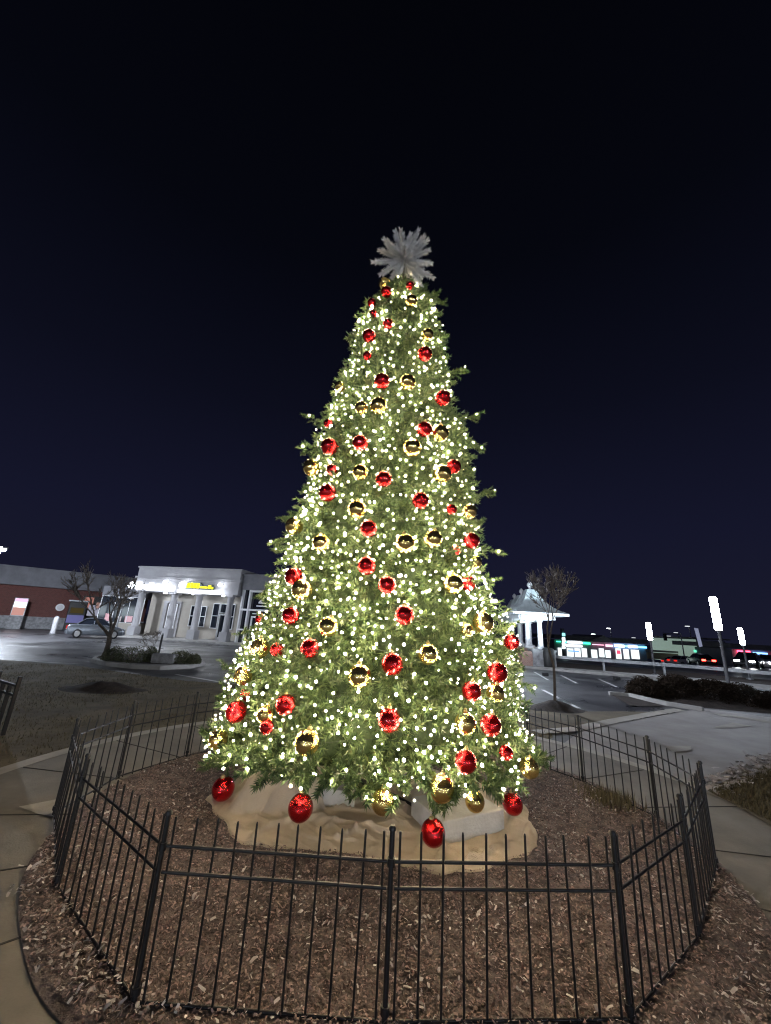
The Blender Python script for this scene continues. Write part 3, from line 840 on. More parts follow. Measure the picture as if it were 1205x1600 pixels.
def clothz(x, y, u):
    base = bedz(x, y) + 0.008
    rr0 = math.hypot(x - CB[0], y - CB[1]); th0 = math.atan2(y - CB[1], x - CB[0])
    n1 = mnoise.noise((th0 * 2.2, rr0 * 7.0 + 0.6 * math.sin(th0 * 5), 1.0)); n2 = mnoise.noise((th0 * 5.0 + rr0 * 3, rr0 * 13.0, 5.0)); n3 = mnoise.noise((x * 3.0 - y * 2.4, y * 4.0 + x * 1.5, 2.0))
    f1 = (1 - abs(math.sin(rr0 * 13 + 2.6 * n3 + 1.8 * math.sin(th0 * 3)))) ** 3 * sstep(0.5 + 1.6 * mnoise.noise((th0 * 1.7, rr0 * 2.0, 11)))
    f2 = (1 - abs(math.sin(x * 11 - y * 8 + 2.4 * mnoise.noise((x * 1.8, y * 1.8, 4))))) ** 4 * sstep(0.45 + 1.8 * mnoise.noise((x * 2.1, y * 2.1, 14)))
    f3 = (1 - abs(math.sin(x * 17 + y * 21 + 3.0 * mnoise.noise((x * 2.4, y * 2.4, 24))))) ** 4 * sstep(0.35 + 1.8 * mnoise.noise((x * 2.6, y * 2.6, 34)))
    wr = 0.052 * f1 + 0.050 * f2 + 0.030 * f3 + 0.006 * n1 + 0.006
    # hump over the wrapped block
    bx = sstep((x + 1.28) / 0.20) * (1 - sstep((x + 0.50) / 0.12)); by = sstep((y - 3.98) / 0.16) * (1 - sstep((y - 4.62) / 0.2))
    h = 0.225 * bx * by
    h += 0.16 * math.exp(-((x + 1.05) / 0.16) ** 2 - ((y - 4.45) / 0.16) ** 2)
    # bunched folds in the middle
    bu = math.exp(-((x - 0.05) / 0.32) ** 2 - ((y - 3.82) / 0.11) ** 2)
    h += 0.070 * bu * (0.35 + 0.65 * (1 - abs(math.sin(y * 21 + 2.2 * math.sin(x * 7)))) ** 2)
    # flat below the visible block
    fl = sstep((x - 0.30) / 0.1) * sstep((y - 3.66) / 0.1) * (1 - sstep((x - 1.25) / .1))
    wr *= 1 - 0.85 * fl
    return base + max(0, wr) * (0.25 + 0.75 * sstep((1 - u) / 0.06)) + h
for i in range(nr + 1):
    u = i / nr
    for k in range(na):
        t = 2 * PI * k / na; r = eb(t) * u * (1 + 0.012 * math.sin(t * 23) * u)
        x, y = CB[0] + r * math.cos(t), CB[1] + r * math.sin(t)
        z = clothz(x, y, u)
        if i == nr: z = bedz(x, y) - 0.01
        V.append((x, y, z))
for i in range(nr):
    for k in range(na): Fc.append((i * na + k, (i + 1) * na + k, (i + 1) * na + (k + 1) % na, i * na + (k + 1) % na))
tag(npmesh('burlap_cloth', V, Fc, M['burlap'], smooth=True), 'crumpled tan burlap cloth spread on the mulch beneath the tree', 'ground cloth')

# ================================================================== bare trees and shrubs
def bare_tree(name, label, base, H, seed, cat='tree', trunk_r=0.07, spread=0.5, fork=0.35, levels=5, lean=(0, 0), group=None, twig_r=0.006):
    rd = random.Random(seed)
    o = thing(name, label, cat, base, 0, group)
    tb, cb_ = MB(), MB()
    def grow(p, d, L, r, lv):
        n = 3; q = Vector(p); dd = Vector(d)
        tgt = tb if lv <= 1 else cb_
        for i in range(n):
            dd = (dd + Vector((rd.gauss(0, .10), rd.gauss(0, .10), rd.gauss(0.03, .05)))).normalized()
            q2 = q + dd * L / n; r2 = r * (1 - 0.25 * (i + 1) / n)
            tgt.tube(q, q2, r * (1 - 0.25 * i / n), r2, n=8 if lv < 2 else 4, caps=False); q = q2
            if lv >= 2 and lv < levels and rd.random() < 0.6:
                sd = (dd + Vector((rd.gauss(0, 1), rd.gauss(0, 1), rd.gauss(0.2, .5))) * 0.7).normalized()
                grow(q, sd, L * 0.5, max(twig_r, r2 * 0.5), lv + 1)
        if lv < levels:
            for k in range(rd.choice((2, 3, 3))):
                sd = (dd * 0.8 + Vector((rd.gauss(0, 1), rd.gauss(0, 1), rd.uniform(-0.1, 0.7))) * spread).normalized()
                grow(q, sd, L * rd.uniform(0.62, 0.85) if lv else H * (1 - fork) * 0.36, max(twig_r, r * 0.75 * rd.uniform(.55, .8)), lv + 1)
    grow((0, 0, -0.03), Vector((lean[0], lean[1], 1)).normalized(), H * fork, trunk_r, 0)
    tb.build('trunk', M['bark'], o); cb_.build('crown', M['twigs'], o)
    return o
bi = G(160, 1033)
bare_tree('bare_tree', 'bare multi branched tree at the end of the kerbed planting island', (*bi, 0.10), 3.2, 14, trunk_r=0.10, fork=0.24, spread=0.36, lean=(0.02, 0.03), twig_r=0.009)
bare_tree('bare_tree', 'slim bare young tree rising from the mulch mound before the pavilion', (mr[0], mr[1], 0.16), 3.3, 29, trunk_r=0.040, fork=0.40, spread=0.30, lean=(0.13, 0), twig_r=0.007)
def leaf_shrub(name, label, c, rx, ry, h, n, mat, seed, leaf=0.05, group=None, z0=0.0, cat='shrub'):
    rd = random.Random(seed); o = thing(name, label, cat, (c[0], c[1], z0), 0, group)
    V, Fc = [], []
    for i in range(n):
        while True:
            p = Vector((rd.uniform(-1, 1), rd.uniform(-1, 1), rd.uniform(-0.3, 1)))
            if p.length < 1 and p.length > 0.35 + 0.45 * rd.random(): break
        wob = 1 + 0.22 * mnoise.noise((p.x * 2.2, p.y * 2.2, p.z * 2.2 + seed))
        q = Vector((p.x * rx * wob, p.y * ry * wob, max(0.02, (p.z + 0.3) / 1.3 * h * wob)))
        a = Vector((rd.gauss(0, 1), rd.gauss(0, 1), rd.gauss(0, 1))).normalized(); b = a.orthogonal().normalized()
        L = leaf * rd.uniform(0.6, 1.3); w = L * 0.45; k = len(V)
        V += [q - a * L / 2, q + b * w / 2, q + a * L / 2, q - b * w / 2]; Fc.append((k, k + 1, k + 2, k + 3))
    npmesh('foliage', [tuple(v) for v in V], Fc, [mat], o)
    st = MB()
    for k in range(5):
        t = 2 * PI * k / 5; st.tube((0, 0, 0), (rx * .5 * math.cos(t), ry * .5 * math.sin(t), h * .7), 0.02, 0.008, n=5)
    st.build('stem', M['bark'], o)
    return o
# kerbed planting island on the left
ic = [G(*p) for p in ((141, 1035), (165, 1041), (205, 1045), (250, 1047), (295, 1045), (320, 1040), (310, 1034), (270, 1030), (220, 1027), (175, 1028), (148, 1031))]
kb = MB(); kb.prism(ic, -0.02, 0.14); tag(bevelled(kb.build('island_kerb', M['kerb']), 0.03), kind='structure')
icx, icy = sum(p[0] for p in ic) / len(ic), sum(p[1] for p in ic) / len(ic)
sheet('island_bed', [(icx + (p[0] - icx) * 0.93, icy + (p[1] - icy) * 0.86) for p in ic], 0.146, M['dark_mulch'])
for k, (px, py, r, h, lab) in enumerate(((174, 1032, 0.30, 0.46, 'round dark shrub next to the bare tree trunk on the island'), (206, 1034, 0.50, 0.52, 'wide rounded shrub, largest on the planting island'),
        (234, 1034, 0.22, 0.50, 'narrow upright shrub by the leafless shrub on the island'), (282, 1036, 0.42, 0.42, 'low dark shrub beside the stone block on the island'), (302, 1037, 0.24, 0.32, 'smallest shrub at the tree end of the planting island'))):
    c = G(px, py, 0.14); leaf_shrub('island_shrub', lab, c, r, r, h, 1500, M['shrub'], 30 + k, group='shrubs on the planting island', z0=0.14)
c = G(244, 1030, 0.14)
bare_tree('leafless_shrub', 'spreading leafless shrub standing in the middle of the island', (*c, 0.14), 1.25, 41, cat='shrub', trunk_r=0.025, fork=0.12, spread=0.8, levels=4, twig_r=0.007)
sb = MB(); sb.box(-0.36, 0.36, -0.2, 0.2, 0, 0.30); c = G(256, 1036, 0.14)
tag(bevelled(sb.build('stone_block', M['stone'], None, (c[0], c[1], 0.14), 0.1), 0.04, 3), 'low pale stone block among shrubs on the planting island', 'stone block')
pb = thing('marker_post', 'thin dark post standing among the shrubs on the island', 'post', (*G(246, 1031, .14), 0.14))
q = MB(); q.tube((0, 0, 0), (0, 0, 0.85), 0.035, n=8); q.build('post', M['black'], pb); q = MB(); q.tube((0, 0, .852), (0, 0, 0.90), 0.045, 0.03, n=8); q.build('cap', M['metal_grey'], pb)
# dormant shrub bed on the right
c1 = G(1105, 1102)
mound('shrub_bed', (c1[0] + 0.3, c1[1] + 0.5), 2.1, 1.25, 0.30, M['dark_mulch'], 8, -0.35)
for k, (dx, dy, r, h) in enumerate(((-1.35, 0.95, .62, .55), (-0.55, 0.72, .70, .66), (0.30, 0.42, .70, .66), (1.05, 0.10, .66, .58), (1.75, -0.20, .50, .46), (-0.1, 1.25, .7, .66), (0.95, 0.9, .68, .60))):
    leaf_shrub('dormant_shrub', ('brown dormant shrub at the road end of the lamp bed', 'brown dormant shrub second from the road end of the lamp bed', 'brown dormant shrub in the front middle of the lamp bed', 'brown dormant shrub in front of the tall lamp pole', 'small brown dormant shrub at the plaza end of the lamp bed', 'brown dormant shrub in the back row away from the lamp pole', 'brown dormant shrub in the back row beside the lamp pole')[k],
               (c1[0] + 0.2 + dx, c1[1] + dy), r, r, h, 8500, M['dryshrub'], 60 + k, leaf=0.06, group='dormant shrubs in the lamp bed', z0=0.05)

# ================================================================== LAMPS
def column_lamp(base, z0, z1, w, label, es):
    o = thing('column_lamp', label, 'lamp', (base[0], base[1], 0.02), 0, 'glowing column lamps in the car park')
    b = MB(); b.lathe([(0.16, 0), (0.16, 0.05), (0.10, 0.09)], n=14); b.build('base', M['metal_grey'], o)
    b = MB(); b.tube((0, 0, 0.09), (0, 0, z0 - 0.06), 0.06, 0.055, n=12); b.build('pole', M['pole_dark'], o)
    b = MB(); b.lathe([(0.07, z0 - 0.06), (w * .55, z0 - 0.04), (w * .55, z0)], n=14); b.build('collar', M['metal_grey'], o)
    b = MB(); b.lathe([(w * .45, z0 + 0.001), (w * .5, z0 + 0.05), (w * .5, z1 - 0.06), (w * .4, z1 - 0.001)], n=16); b.build('diffuser', emat('lamp_diffuser', (0.80, 0.87, 1.0), es), o)
    b = MB(); b.lathe([(w * .5, z1), (w * .45, z1 + 0.03), (w * .1, z1 + 0.05)], n=14); b.build('cap', M['metal_grey'], o)
column_lamp(G(1024, 1056), 1.83, 2.75, 0.24, 'glowing white column lamp nearest the distant gabled shops', 55)
column_lamp(G(1142, 1086), 2.30, 3.55, 0.25, 'tallest glowing white column lamp rising behind the brown shrubs', 55)
column_lamp(G(1172, 1062), 1.86, 2.80, 0.24, 'glowing white column lamp above the red lit sign', 55)
for k, (bx, by, lab) in enumerate(((3.4, 15.2, 'added column lamp hidden behind the Christmas tree to light the pavilion roof'), (-9.0, -17.0, 'glowing column lamp behind the viewer, shop side'), (3.0, -21.0, 'glowing column lamp straight behind the viewer'), (15.0, -15.0, 'glowing column lamp behind the viewer, pavilion side'))):  # the lamp behind the tree is added, unseen, to light the pavilion roof
    column_lamp((bx, by), 2.30, 3.55, 0.30, lab, 260)
# lit shop row across the street behind the viewer, seen as the bright line in every ornament
br_ = thing('shop_row', 'long white lit shop row across the street behind the viewer', 'shops', (0, -30, 0))
b = MB(); b.box(-32, 32, -8, 0, 0, 3.9); b.build('wall', M['stucco_tan'], br_)
b = MB(); b.box(-32.3, 32.3, -8.3, .3, 3.904, 4.7); b.build('roof', M['fascia'], br_)
for k in range(13):
    b = MB(); x = -30 + k * 4.6; b.box(x, x + 3.9, .002, .08, .7, 2.9); f = b.build('window', M['white_frame'], br_)
    b = MB(); b.box(x + .1, x + 3.8, .082, .10, .8, 2.8); b.build('pane', emat('shop_row_window', (.78, .92, 1.0), 2.4), f)
# street lamp at the left edge
ll = A(3, 852, 22)
o = thing('street_lamp', 'tall street lamp glaring above the brick shop', 'lamp', (ll[0], 22, 0))
b = MB(); b.tube((0, 0, 0), (0, 0, ll[2] - 0.2), 0.09, 0.06, n=10); b.build('pole', M['metal_grey'], o)
b = MB(); b.box(-0.28, 0.28, -0.16, 0.16, ll[2] - 0.2, ll[2] - 0.08); bevelled(b.build('lamp_head', M['metal_grey'], o), .02)
b = MB(); b.lathe([(0.14, ll[2] - 0.32), (0.24, ll[2] - 0.27), (0.24, ll[2] - 0.203)], n=14); b.build('diffuser', emat('street_lamp_glow', (0.80, 0.88, 1.0), 2200), o)

# ================================================================== WHITE SHOP (left)
SL, SR = Vector((-18.4, 30.12, 0)), Vector((-10.3, 28.66, 0))
dS = SR - SL; LS = dS.length; aS = math.atan2(dS.y, dS.x)
shop = thing('white_shop', 'white stucco shop with four columns under a flat parapet', 'shop', SL, aS)
D0 = 1.5     # recess depth behind the colonnade
b = MB(); b.box(-0.1, LS, D0, D0 + 8, 0, 4.3); b.build('wall', M['stucco_tan'], shop)
b = MB(); b.box(-0.15, LS + 0.1, -0.35, D0 + 8.1, 3.32, 4.25)
b.build('frieze', M['stucco'], shop)
b = MB(); b.box(-0.25, LS + 0.2, -0.45, D0 + 8.2, 4.254, 4.40); b.box(-0.15, LS + 0.1, -0.35, D0 + 8.1, 4.404, 5.06); b.box(-0.22, LS + 0.17, -0.42, D0 + 8.17, 5.064, 5.18)
b.build('parapet', M['stucco'], shop)
colf = (0.035, 0.375, 0.625, 0.93)
for k, f in enumerate(colf):
    x = f * LS
    b = MB(); b.box(x - 0.36, x + 0.36, -0.36, 0.36, 0, 0.10); b.box(x - 0.30, x + 0.30, -0.30, 0.30, 0.104, 0.75)
    b.lathe([(0.27, 0.754), (0.27, 0.83), (0.235, 0.86), (0.215, 3.05), (0.26, 3.12), (0.26, 3.2)], cx=x, n=20); b.box(x - 0.32, x + 0.32, -0.32, 0.32, 3.203, 3.317)
    b.build('column', M['stucco'], shop)
b = MB(); b.box(-0.6, LS + 2.0, -1.2, D0, 0, 0.12); tag(b.build('shop_pavement', M['kerb'], None, SL, aS), kind='structure')
def window(parent, x0, x1, z0, z1, y, nx, nz, name='window', lit=None):
    fr = MB(); t = 0.05
    fr.box(x0, x1, y - 0.09, y - 0.002, z0, z0 + t); fr.box(x0, x1, y - 0.09, y - 0.002, z1 - t, z1)
    for i in range(nx + 1):
        x = x0 + (x1 - x0) * i / nx
        fr.box(max(x0, x - t / 2) if 0 < i < nx else (x0 if i == 0 else x1 - t), (x + t / 2) if 0 < i < nx else (x0 + t if i == 0 else x1), y - 0.088, y - 0.004, z0 + t + .001, z1 - t - .001)
    for j in range(1, nz):
        z = z0 + (z1 - z0) * j / nz; fr.box(x0 + t + .001, x1 - t - .001, y - 0.086, y - 0.006, z - t / 2, z + t / 2)
    f = fr.build(name, M['white_frame'], parent)
    g = MB(); g.box(x0 + 0.01, x1 - 0.01, y - 0.045, y - 0.03, z0 + 0.01, z1 - 0.01); g.build('pane', lit or M['glass'], f)
    return f
def door(parent, x0, x1, z1, y, z0=0.12):
    t = 0.11; fr = MB()
    fr.box(x0, x0 + t, y - 0.10, y - 0.002, z0, z1); fr.box(x1 - t, x1, y - 0.10, y - 0.002, z0, z1)
    fr.box(x0 + t + .001, x1 - t - .001, y - 0.098, y - 0.004, z1 - t, z1 - .002); fr.box(x0 + t + .001, x1 - t - .001, y - 0.098, y - 0.004, z0, z0 + 0.2)
    f = fr.build('door', M['white_frame'], parent)
    g = MB(); g.box(x0 + t, x1 - t, y - 0.05, y - 0.035, z0 + 0.2, z1 - t); g.build('pane', M['glass'], f)
    h = MB(); h.tube((x1 - t * .5, y - 0.16, z0 + 0.8), (x1 - t * .5, y - 0.16, z0 + 1.2), 0.015, n=6)
    h.tube((x1 - t * .5, y - 0.16, z0 + 0.82), (x1 - t * .5, y - 0.101, z0 + .82), 0.012, n=6); h.tube((x1 - t * .5, y - 0.16, z0 + 1.18), (x1 - t * .5, y - 0.101, z0 + 1.18), 0.012, n=6)
    h.build('handle', M['metal_grey'], f)
    return f
door(shop, 0.20 * LS, 0.295 * LS, 2.55, D0)
window(shop, 0.435 * LS, 0.60 * LS, 0.95, 2.5, D0, 3, 2)
door(shop, 0.735 * LS, 0.83 * LS, 2.0, D0)
window(shop, 0.66 * LS, 0.73 * LS, 0.9, 2.75, D0, 1, 2); window(shop, 0.735 * LS, 0.83 * LS, 2.05, 2.75, D0, 1, 1); window(shop, 0.835 * LS, 0.885 * LS, 0.9, 2.75, D0, 1, 2)
dd = MB(); dd.box(0.15 * LS, 0.33 * LS, D0 - 0.14, D0 - 0.003, 2.6, 2.75); dd.box(0.15 * LS, 0.185 * LS, D0 - 0.12, D0 - 0.003, 0.12, 2.598); dd.box(0.31 * LS, 0.33 * LS, D0 - 0.12, D0 - 0.003, .12, 2.598); dd.build('door_surround', M['stucco'], shop)
# sconces that light the signs, with their own light
for k, f in enumerate((0.32, 0.52, 0.86)):
    b = MB(); b.tube((f * LS, -0.36, 4.02), (f * LS, -0.75, 4.06), 0.025, n=6); b.build('sconce_arm', M['metal_grey'], shop)
    b = MB(); b.lathe([(0.07, 3.86), (0.12, 3.95), (0.10, 4.05), (0.04, 4.09)], cx=f * LS, cy=-0.78, n=12); b.build('sconce', M['sconce'], shop)
    ld = bpy.data.lights.new('sconce_light', 'SPOT'); ld.energy = 42; ld.color = (0.84, 0.90, 1.0); ld.shadow_soft_size = 0.12; ld.spot_size = math.radians(165); ld.spot_blend = 0.6
    lo = bpy.data.objects.new('sconce_light', ld); C.objects.link(lo); lo.parent = shop; lo.location = (f * LS, -0.95, 3.80)
# portico ceiling lights
for f in (0.2, 0.5, 0.8):
    b = MB(); b.lathe([(0.12, 3.285), (0.14, 3.30), (0.14, 3.317)], cx=f * LS, cy=0.75, n=14); b.build('ceiling_light', emat('portico_light', (0.80, 0.88, 1.0), 40), shop)
# signs
def sign_root(name, label, x, y, z):
    p = SL + Vector((math.cos(aS) * x - math.sin(aS) * y, math.sin(aS) * x + math.cos(aS) * y, z))
    return thing(name, label, 'sign', p, aS)
sg = sign_root('shop_sign', 'blown out white lit shop sign starting with a diamond emblem', -0.75, -0.37, 3.42)
b = MB(); b.add([(0, -.1, .28), (.30, -.1, .0), (.60, -.1, .28), (.30, -.1, .56), (0, -.002, .28), (.30, -.002, 0), (.60, -.002, .28), (.30, -.002, .56)], [(0, 1, 2, 3), (0, 4, 5, 1), (1, 5, 6, 2), (2, 6, 7, 3), (3, 7, 4, 0)])
b.build('emblem', M['sign_glow'], sg)
x = 0.72
for k, (w, h) in enumerate(((.42, .52), (.26, .33), (.28, .33), (.26, .50), (.14, .33), (.30, .40), (.26, .33), (.28, .52), (.26, .33), (.24, .33))):
    b = MB(); b.box(x, x + w, -.1, -.002, .03, .13); b.box(x, x + .09, -.099, -.003, .131, h); b.box(x + .091, x + w, -.1, -.002, h - .1, h); b.box(x + w - .09, x + w, -.099, -.003, .131, h - .101)
    b.build('sign_letter', M['sign_glow'], sg); x += w + 0.06
sy = sign_root('shop_sign', 'lit yellow shop sign above a glowing white strip on the white shop', 0.43 * LS, -0.37, 3.30)
b = MB(); b.box(0, 3.45, -.12, -.002, 0, 0.26); bevelled(b.build('strip', M['sign_white'], sy), .03)
b = MB()
for k in range(20):
    pass
ys_, n = [], 24
vs = [(.32 + .27 * math.cos(2 * PI * k / n), -.12, .56 + .27 * math.sin(2 * PI * k / n)) for k in range(n)] + [(.32 + .27 * math.cos(2 * PI * k / n), -.002, .56 + .27 * math.sin(2 * PI * k / n)) for k in range(n)]
b.add(vs, [tuple(range(n))] + [(k, (k + 1) % n, n + (k + 1) % n, n + k) for k in range(n)]); b.build('roundel', M['sign_white'], sy)
out = [(.62, .30), (2.9, .30), (2.95, .45), (2.75, .70), (2.45, .62), (1.95, .58), (1.75, .82), (.85, .84), (.62, .62)]
b = MB(); n = len(out); b.add([(x, -.08, z) for x, z in out] + [(x, -.002, z) for x, z in out], [tuple(range(n)), tuple(range(2 * n - 1, n - 1, -1))] + [(k, n + k, n + (k + 1) % n, (k + 1) % n) for k in range(n)]); b.build('backing', M['sign_dark'], sy)
for (x0, x1, z0, z1) in ((.72, .95, .38, .74), (1.0, 1.2, .38, .76), (1.25, 1.45, .38, .74), (1.5, 1.72, .38, .74), (1.78, 2.4, .40, .52), (2.45, 2.68, .38, .62), (2.7, 2.86, .36, .5)):
    b = MB(); b.box(x0, x1, -.12, -.081, z0, z1); bevelled(b.build('sign_letter', M['sign_yellow'], sy), .03)
# glazed corner shop next to it
gl = thing('glazed_corner_shop', 'dark glass fronted corner shop joined to the white shop', 'shop', SR + Vector((0.25, -0.15, 0)), aS - 0.12)
b = MB(); b.box(0, 6.5, 0.25, 6, 0, 3.75); b.build('wall', M['glass'], gl)
b = MB(); b.box(-0.05, 6.6, -0.05, 6.1, 3.754, 4.75); b.box(-0.1, 6.7, -0.12, 6.2, 4.754, 4.86); b.build('parapet', M['fascia'], gl)
b = MB(); b.box(0.02, 0.12, 0.0, 0.248, 0.12, 3.75); b.box(0.62, 0.74, 0.0, 0.248, .12, 3.75); b.box(0.121, 0.619, 0.02, 0.247, 2.3, 2.42); b.box(0.121, .619, .02, .247, .95, 1.05); b.box(0.741, 6.3, .02, .247, 2.3, 2.42); b.box(2.6, 2.72, 0, .248, .12, 3.75); b.box(0.741, 6.3, .02, .247, 3.6, 3.73)
b.build('window_frame', M['white_frame'], gl)
door(gl, 0.95, 1.85, 1.95, 0.25)
b = MB(); b.add([(1.35, .22, 3.45), (1.95, .22, 3.45), (1.95, .22, 3.36), (1.55, .22, 2.93), (1.95, .22, 2.93), (1.95, .22, 2.84), (1.35, .22, 2.84), (1.35, .22, 2.93), (1.75, .22, 3.36), (1.35, .22, 3.36)], [(0, 1, 2, 8, 9), (8, 2, 3, 7), (7, 3, 4, 5, 6)])
b.box(1.2, 2.2, .235, .246, 2.62, 2.7); b.box(0.95, 1.8, .235, .246, 2.08, 2.16); b.build('window_lettering', M['white_frame'], gl)

# side wing of the white shop behind the car
sw = thing('shop_wing', 'low side wing of the white shop with dark display window', 'shop', SL + Vector((-1.75, 0.9, 0)), 0.25)
b = MB(); b.box(-1.4, 1.6, 0, 5, 0, 0.9); b.build('wall', M['stucco_tan'], sw)
b = MB(); b.box(-1.4, 1.6, -0.06, 5, 2.9, 3.6); b.build('fascia', M['fascia'], sw)
window(sw, -1.4, 1.6, 0.904, 2.896, 0.12, 3, 1)
for (x, w, h, c) in ((-0.7, .35, .55, (0.55, 0.30, 0.32)), (0.1, .28, .4, (0.5, 0.42, 0.42)), (0.75, .5, .45, (0.6, 0.35, 0.38))):
    b = MB(); b.box(x - w / 2, x + w / 2, 0.045, 0.06, 1.0, 1.0 + h); b.build('poster', pmat('poster_print', c, rough=.6, emis=c, estr=0.12), sw)

# ================================================================== RED BRICK SHOP (far left)
Q0, Q1 = Vector((-33.5, 29.6, 0)), Vector((-22.3, 38.2, 0))
dB = Q1 - Q0; LB = dB.length; aB = math.atan2(dB.y, dB.x)
bs = thing('brick_shop', 'long red brick shop with a deep grey fascia along its roof', 'shop', Q0, aB)
b = MB(); b.box(-12, LB, 0, 8, 0.95, 3.35); b.build('wall', M['brick'], bs)
b = MB(); b.box(-12, LB + .02, -0.06, 8, 0, 0.946); b.build('plinth', M['stone'], bs)
b = MB(); b.box(-12, LB + 0.1, -0.45, 8, 3.354, 4.75); b.box(-12, LB + .14, -.52, 8.1, 4.754, 4.86); b.build('fascia', M['fascia'], bs)
b = MB(); b.add([(-12, -2.2, 3.3), (2.0, -2.2, 3.3), (2.4, -2.2, 4.95), (-12, -2.2, 4.95), (-12, -.53, 3.3), (2.0, -.53, 3.3), (2.4, -.53, 4.95), (-12, -.53, 4.95)], [(0, 1, 2, 3), (1, 5, 6, 2), (3, 2, 6, 7), (0, 4, 5, 1), (4, 7, 6, 5)]); b.build('canopy', M['stucco'], bs)
b = MB(); b.box(2.2, 3.4, -.04, -.001, 1.0, 3.0); b.build('door', M['black'], bs)
def onwall(px, py, off=0.0):
    # nearest point on the brick wall line for a pixel column
    d = ray(px, py); n = Vector((-dB.y, dB.x, 0)).normalized(); p0 = Q0 - n * off
    t = n.dot(p0) / (n.x * d[0] + n.y * d[1]); return Vector((d[0] * t, d[1] * t, CAMH + d[2] * t))
p = onwall(94, 949, 0.12)
o = thing('round_sign', 'small round white sign fixed to the red brick wall', 'sign', p, aB)
b = MB(); b.tube((0, -0.04, 0), (0, 0.10, 0), 0.30, n=20); b.build('disc', M['white_frame'], o); b = MB(); b.tube((0, -0.05, 0), (0, -0.041, 0), 0.20, n=20); b.build('face', pmat('sign_face', (0.6, 0.58, 0.6), rough=.4), o)
# lit leaning board on a pedestal
p = onwall(24, 970, 1.4)
o = thing('lit_menu_board', 'pink and white lit board on a pedestal by the brick shop', 'sign board', (p.x, p.y, 0), aB)
b = MB(); b.box(-0.42, 0.42, -0.25, 0.25, 0, 0.95); b.build('pedestal', M['stone'], o)
b = MB(); b.box(-0.42, .42, -.14, .14, .955, 2.35); bevelled(b.build('board', M['metal_grey'], o), .03)
b = MB(); b.box(-.36, .36, -.155, -.142, 1.02, 1.62); b.build('lower_panel', emat('board_pink', (1.0, 0.52, 0.46), 0.35), o)
b = MB(); b.box(-.36, .36, -.156, -.142, 1.63, 2.02); b.build('upper_panel', emat('board_white', (1.0, 0.93, 0.95), 2.2), o)
b = MB(); b.box(-.36, .36, -.156, -.142, 2.03, 2.28); b.build('header', emat('board_head', (1.0, 0.45, 0.75), 0.9), o)
# bollard
p = G(82, 990)
o = thing('bollard', 'white bollard standing in front of the brick shop', 'bollard', (*p, 0))
b = MB(); b.lathe([(.15, 0), (.15, 1.02), (.13, 1.12), (.06, 1.19)], n=16); b.build('post', M['white_wood'], o); b = MB(); b.lathe([(.22, 0), (.22, .03)], n=16); b.build('flange', M['metal_grey'], o)
# cash machine and poster by the car
p = onwall(112, 985, 1.0)
o = thing('cash_machine', 'dark cash machine with a yellow panel against the brick wall', 'cash machine', (p.x, p.y, 0), aB)
b = MB(); b.box(-.62, .62, -.35, .55, 0, 2.35); bevelled(b.build('cabinet', M['black'], o), .05)
b = MB(); b.box(-.45, .45, -.37, -.352, 1.4, 1.85); b.build('screen', emat('atm_screen', (0.55, 0.42, 0.16), 0.06), o)
b = MB(); b.box(-.56, .56, -.375, -.352, .62, 1.25); b.build('lower_panel', pmat('atm_panel', (.16, .15, .36), rough=.5, emis=(.16, .15, .40), estr=.08), o)
b = MB(); b.box(-.7, .7, -.55, .6, 2.354, 2.46); b.build('hood', M['metal_grey'], o)
p = onwall(138, 975, 0.5)
o = thing('lit_poster', 'lit pink and white poster on the brick wall behind the car', 'poster', (p.x, p.y, 0.9), aB)
b = MB(); b.box(-.8, .8, -.06, .06, 0, 2.0); b.build('frame', M['black'], o)
for (x0, x1, z0, z1, c) in ((-.7, -.05, .9, 1.9, (1., .45, .38)), (-.3, .5, .35, 1.25, (.75, .78, 1.)), (.2, .68, 1.0, 1.5, (.9, .55, .5))):
    y0 = -.075 - .004 * x0
    b = MB(); b.box(x0, x1, y0, y0 + .006, z0, z1); b.build('print', emat('poster_light', c, .22), o)
# small T headed post by the shop
p = Vector((*G(176, 998), 0)); pt = A(188, 935, p.y)
o = thing('shop_lamp_post', 'slim pale post with a flat T head beside the white shop', 'lamp post', p)
b = MB(); b.tube((0, 0, 0), (pt[0] - p.x + .35, 0, pt[2]), .06, .05, n=8); b.build('pole', M['metal_grey'], o)
b = MB(); b.box(pt[0] - p.x - .1, pt[0] - p.x + .8, -.2, .2, pt[2] + .005, pt[2] + .09); bevelled(b.build('lamp_head', M['white_frame'], o), .02)

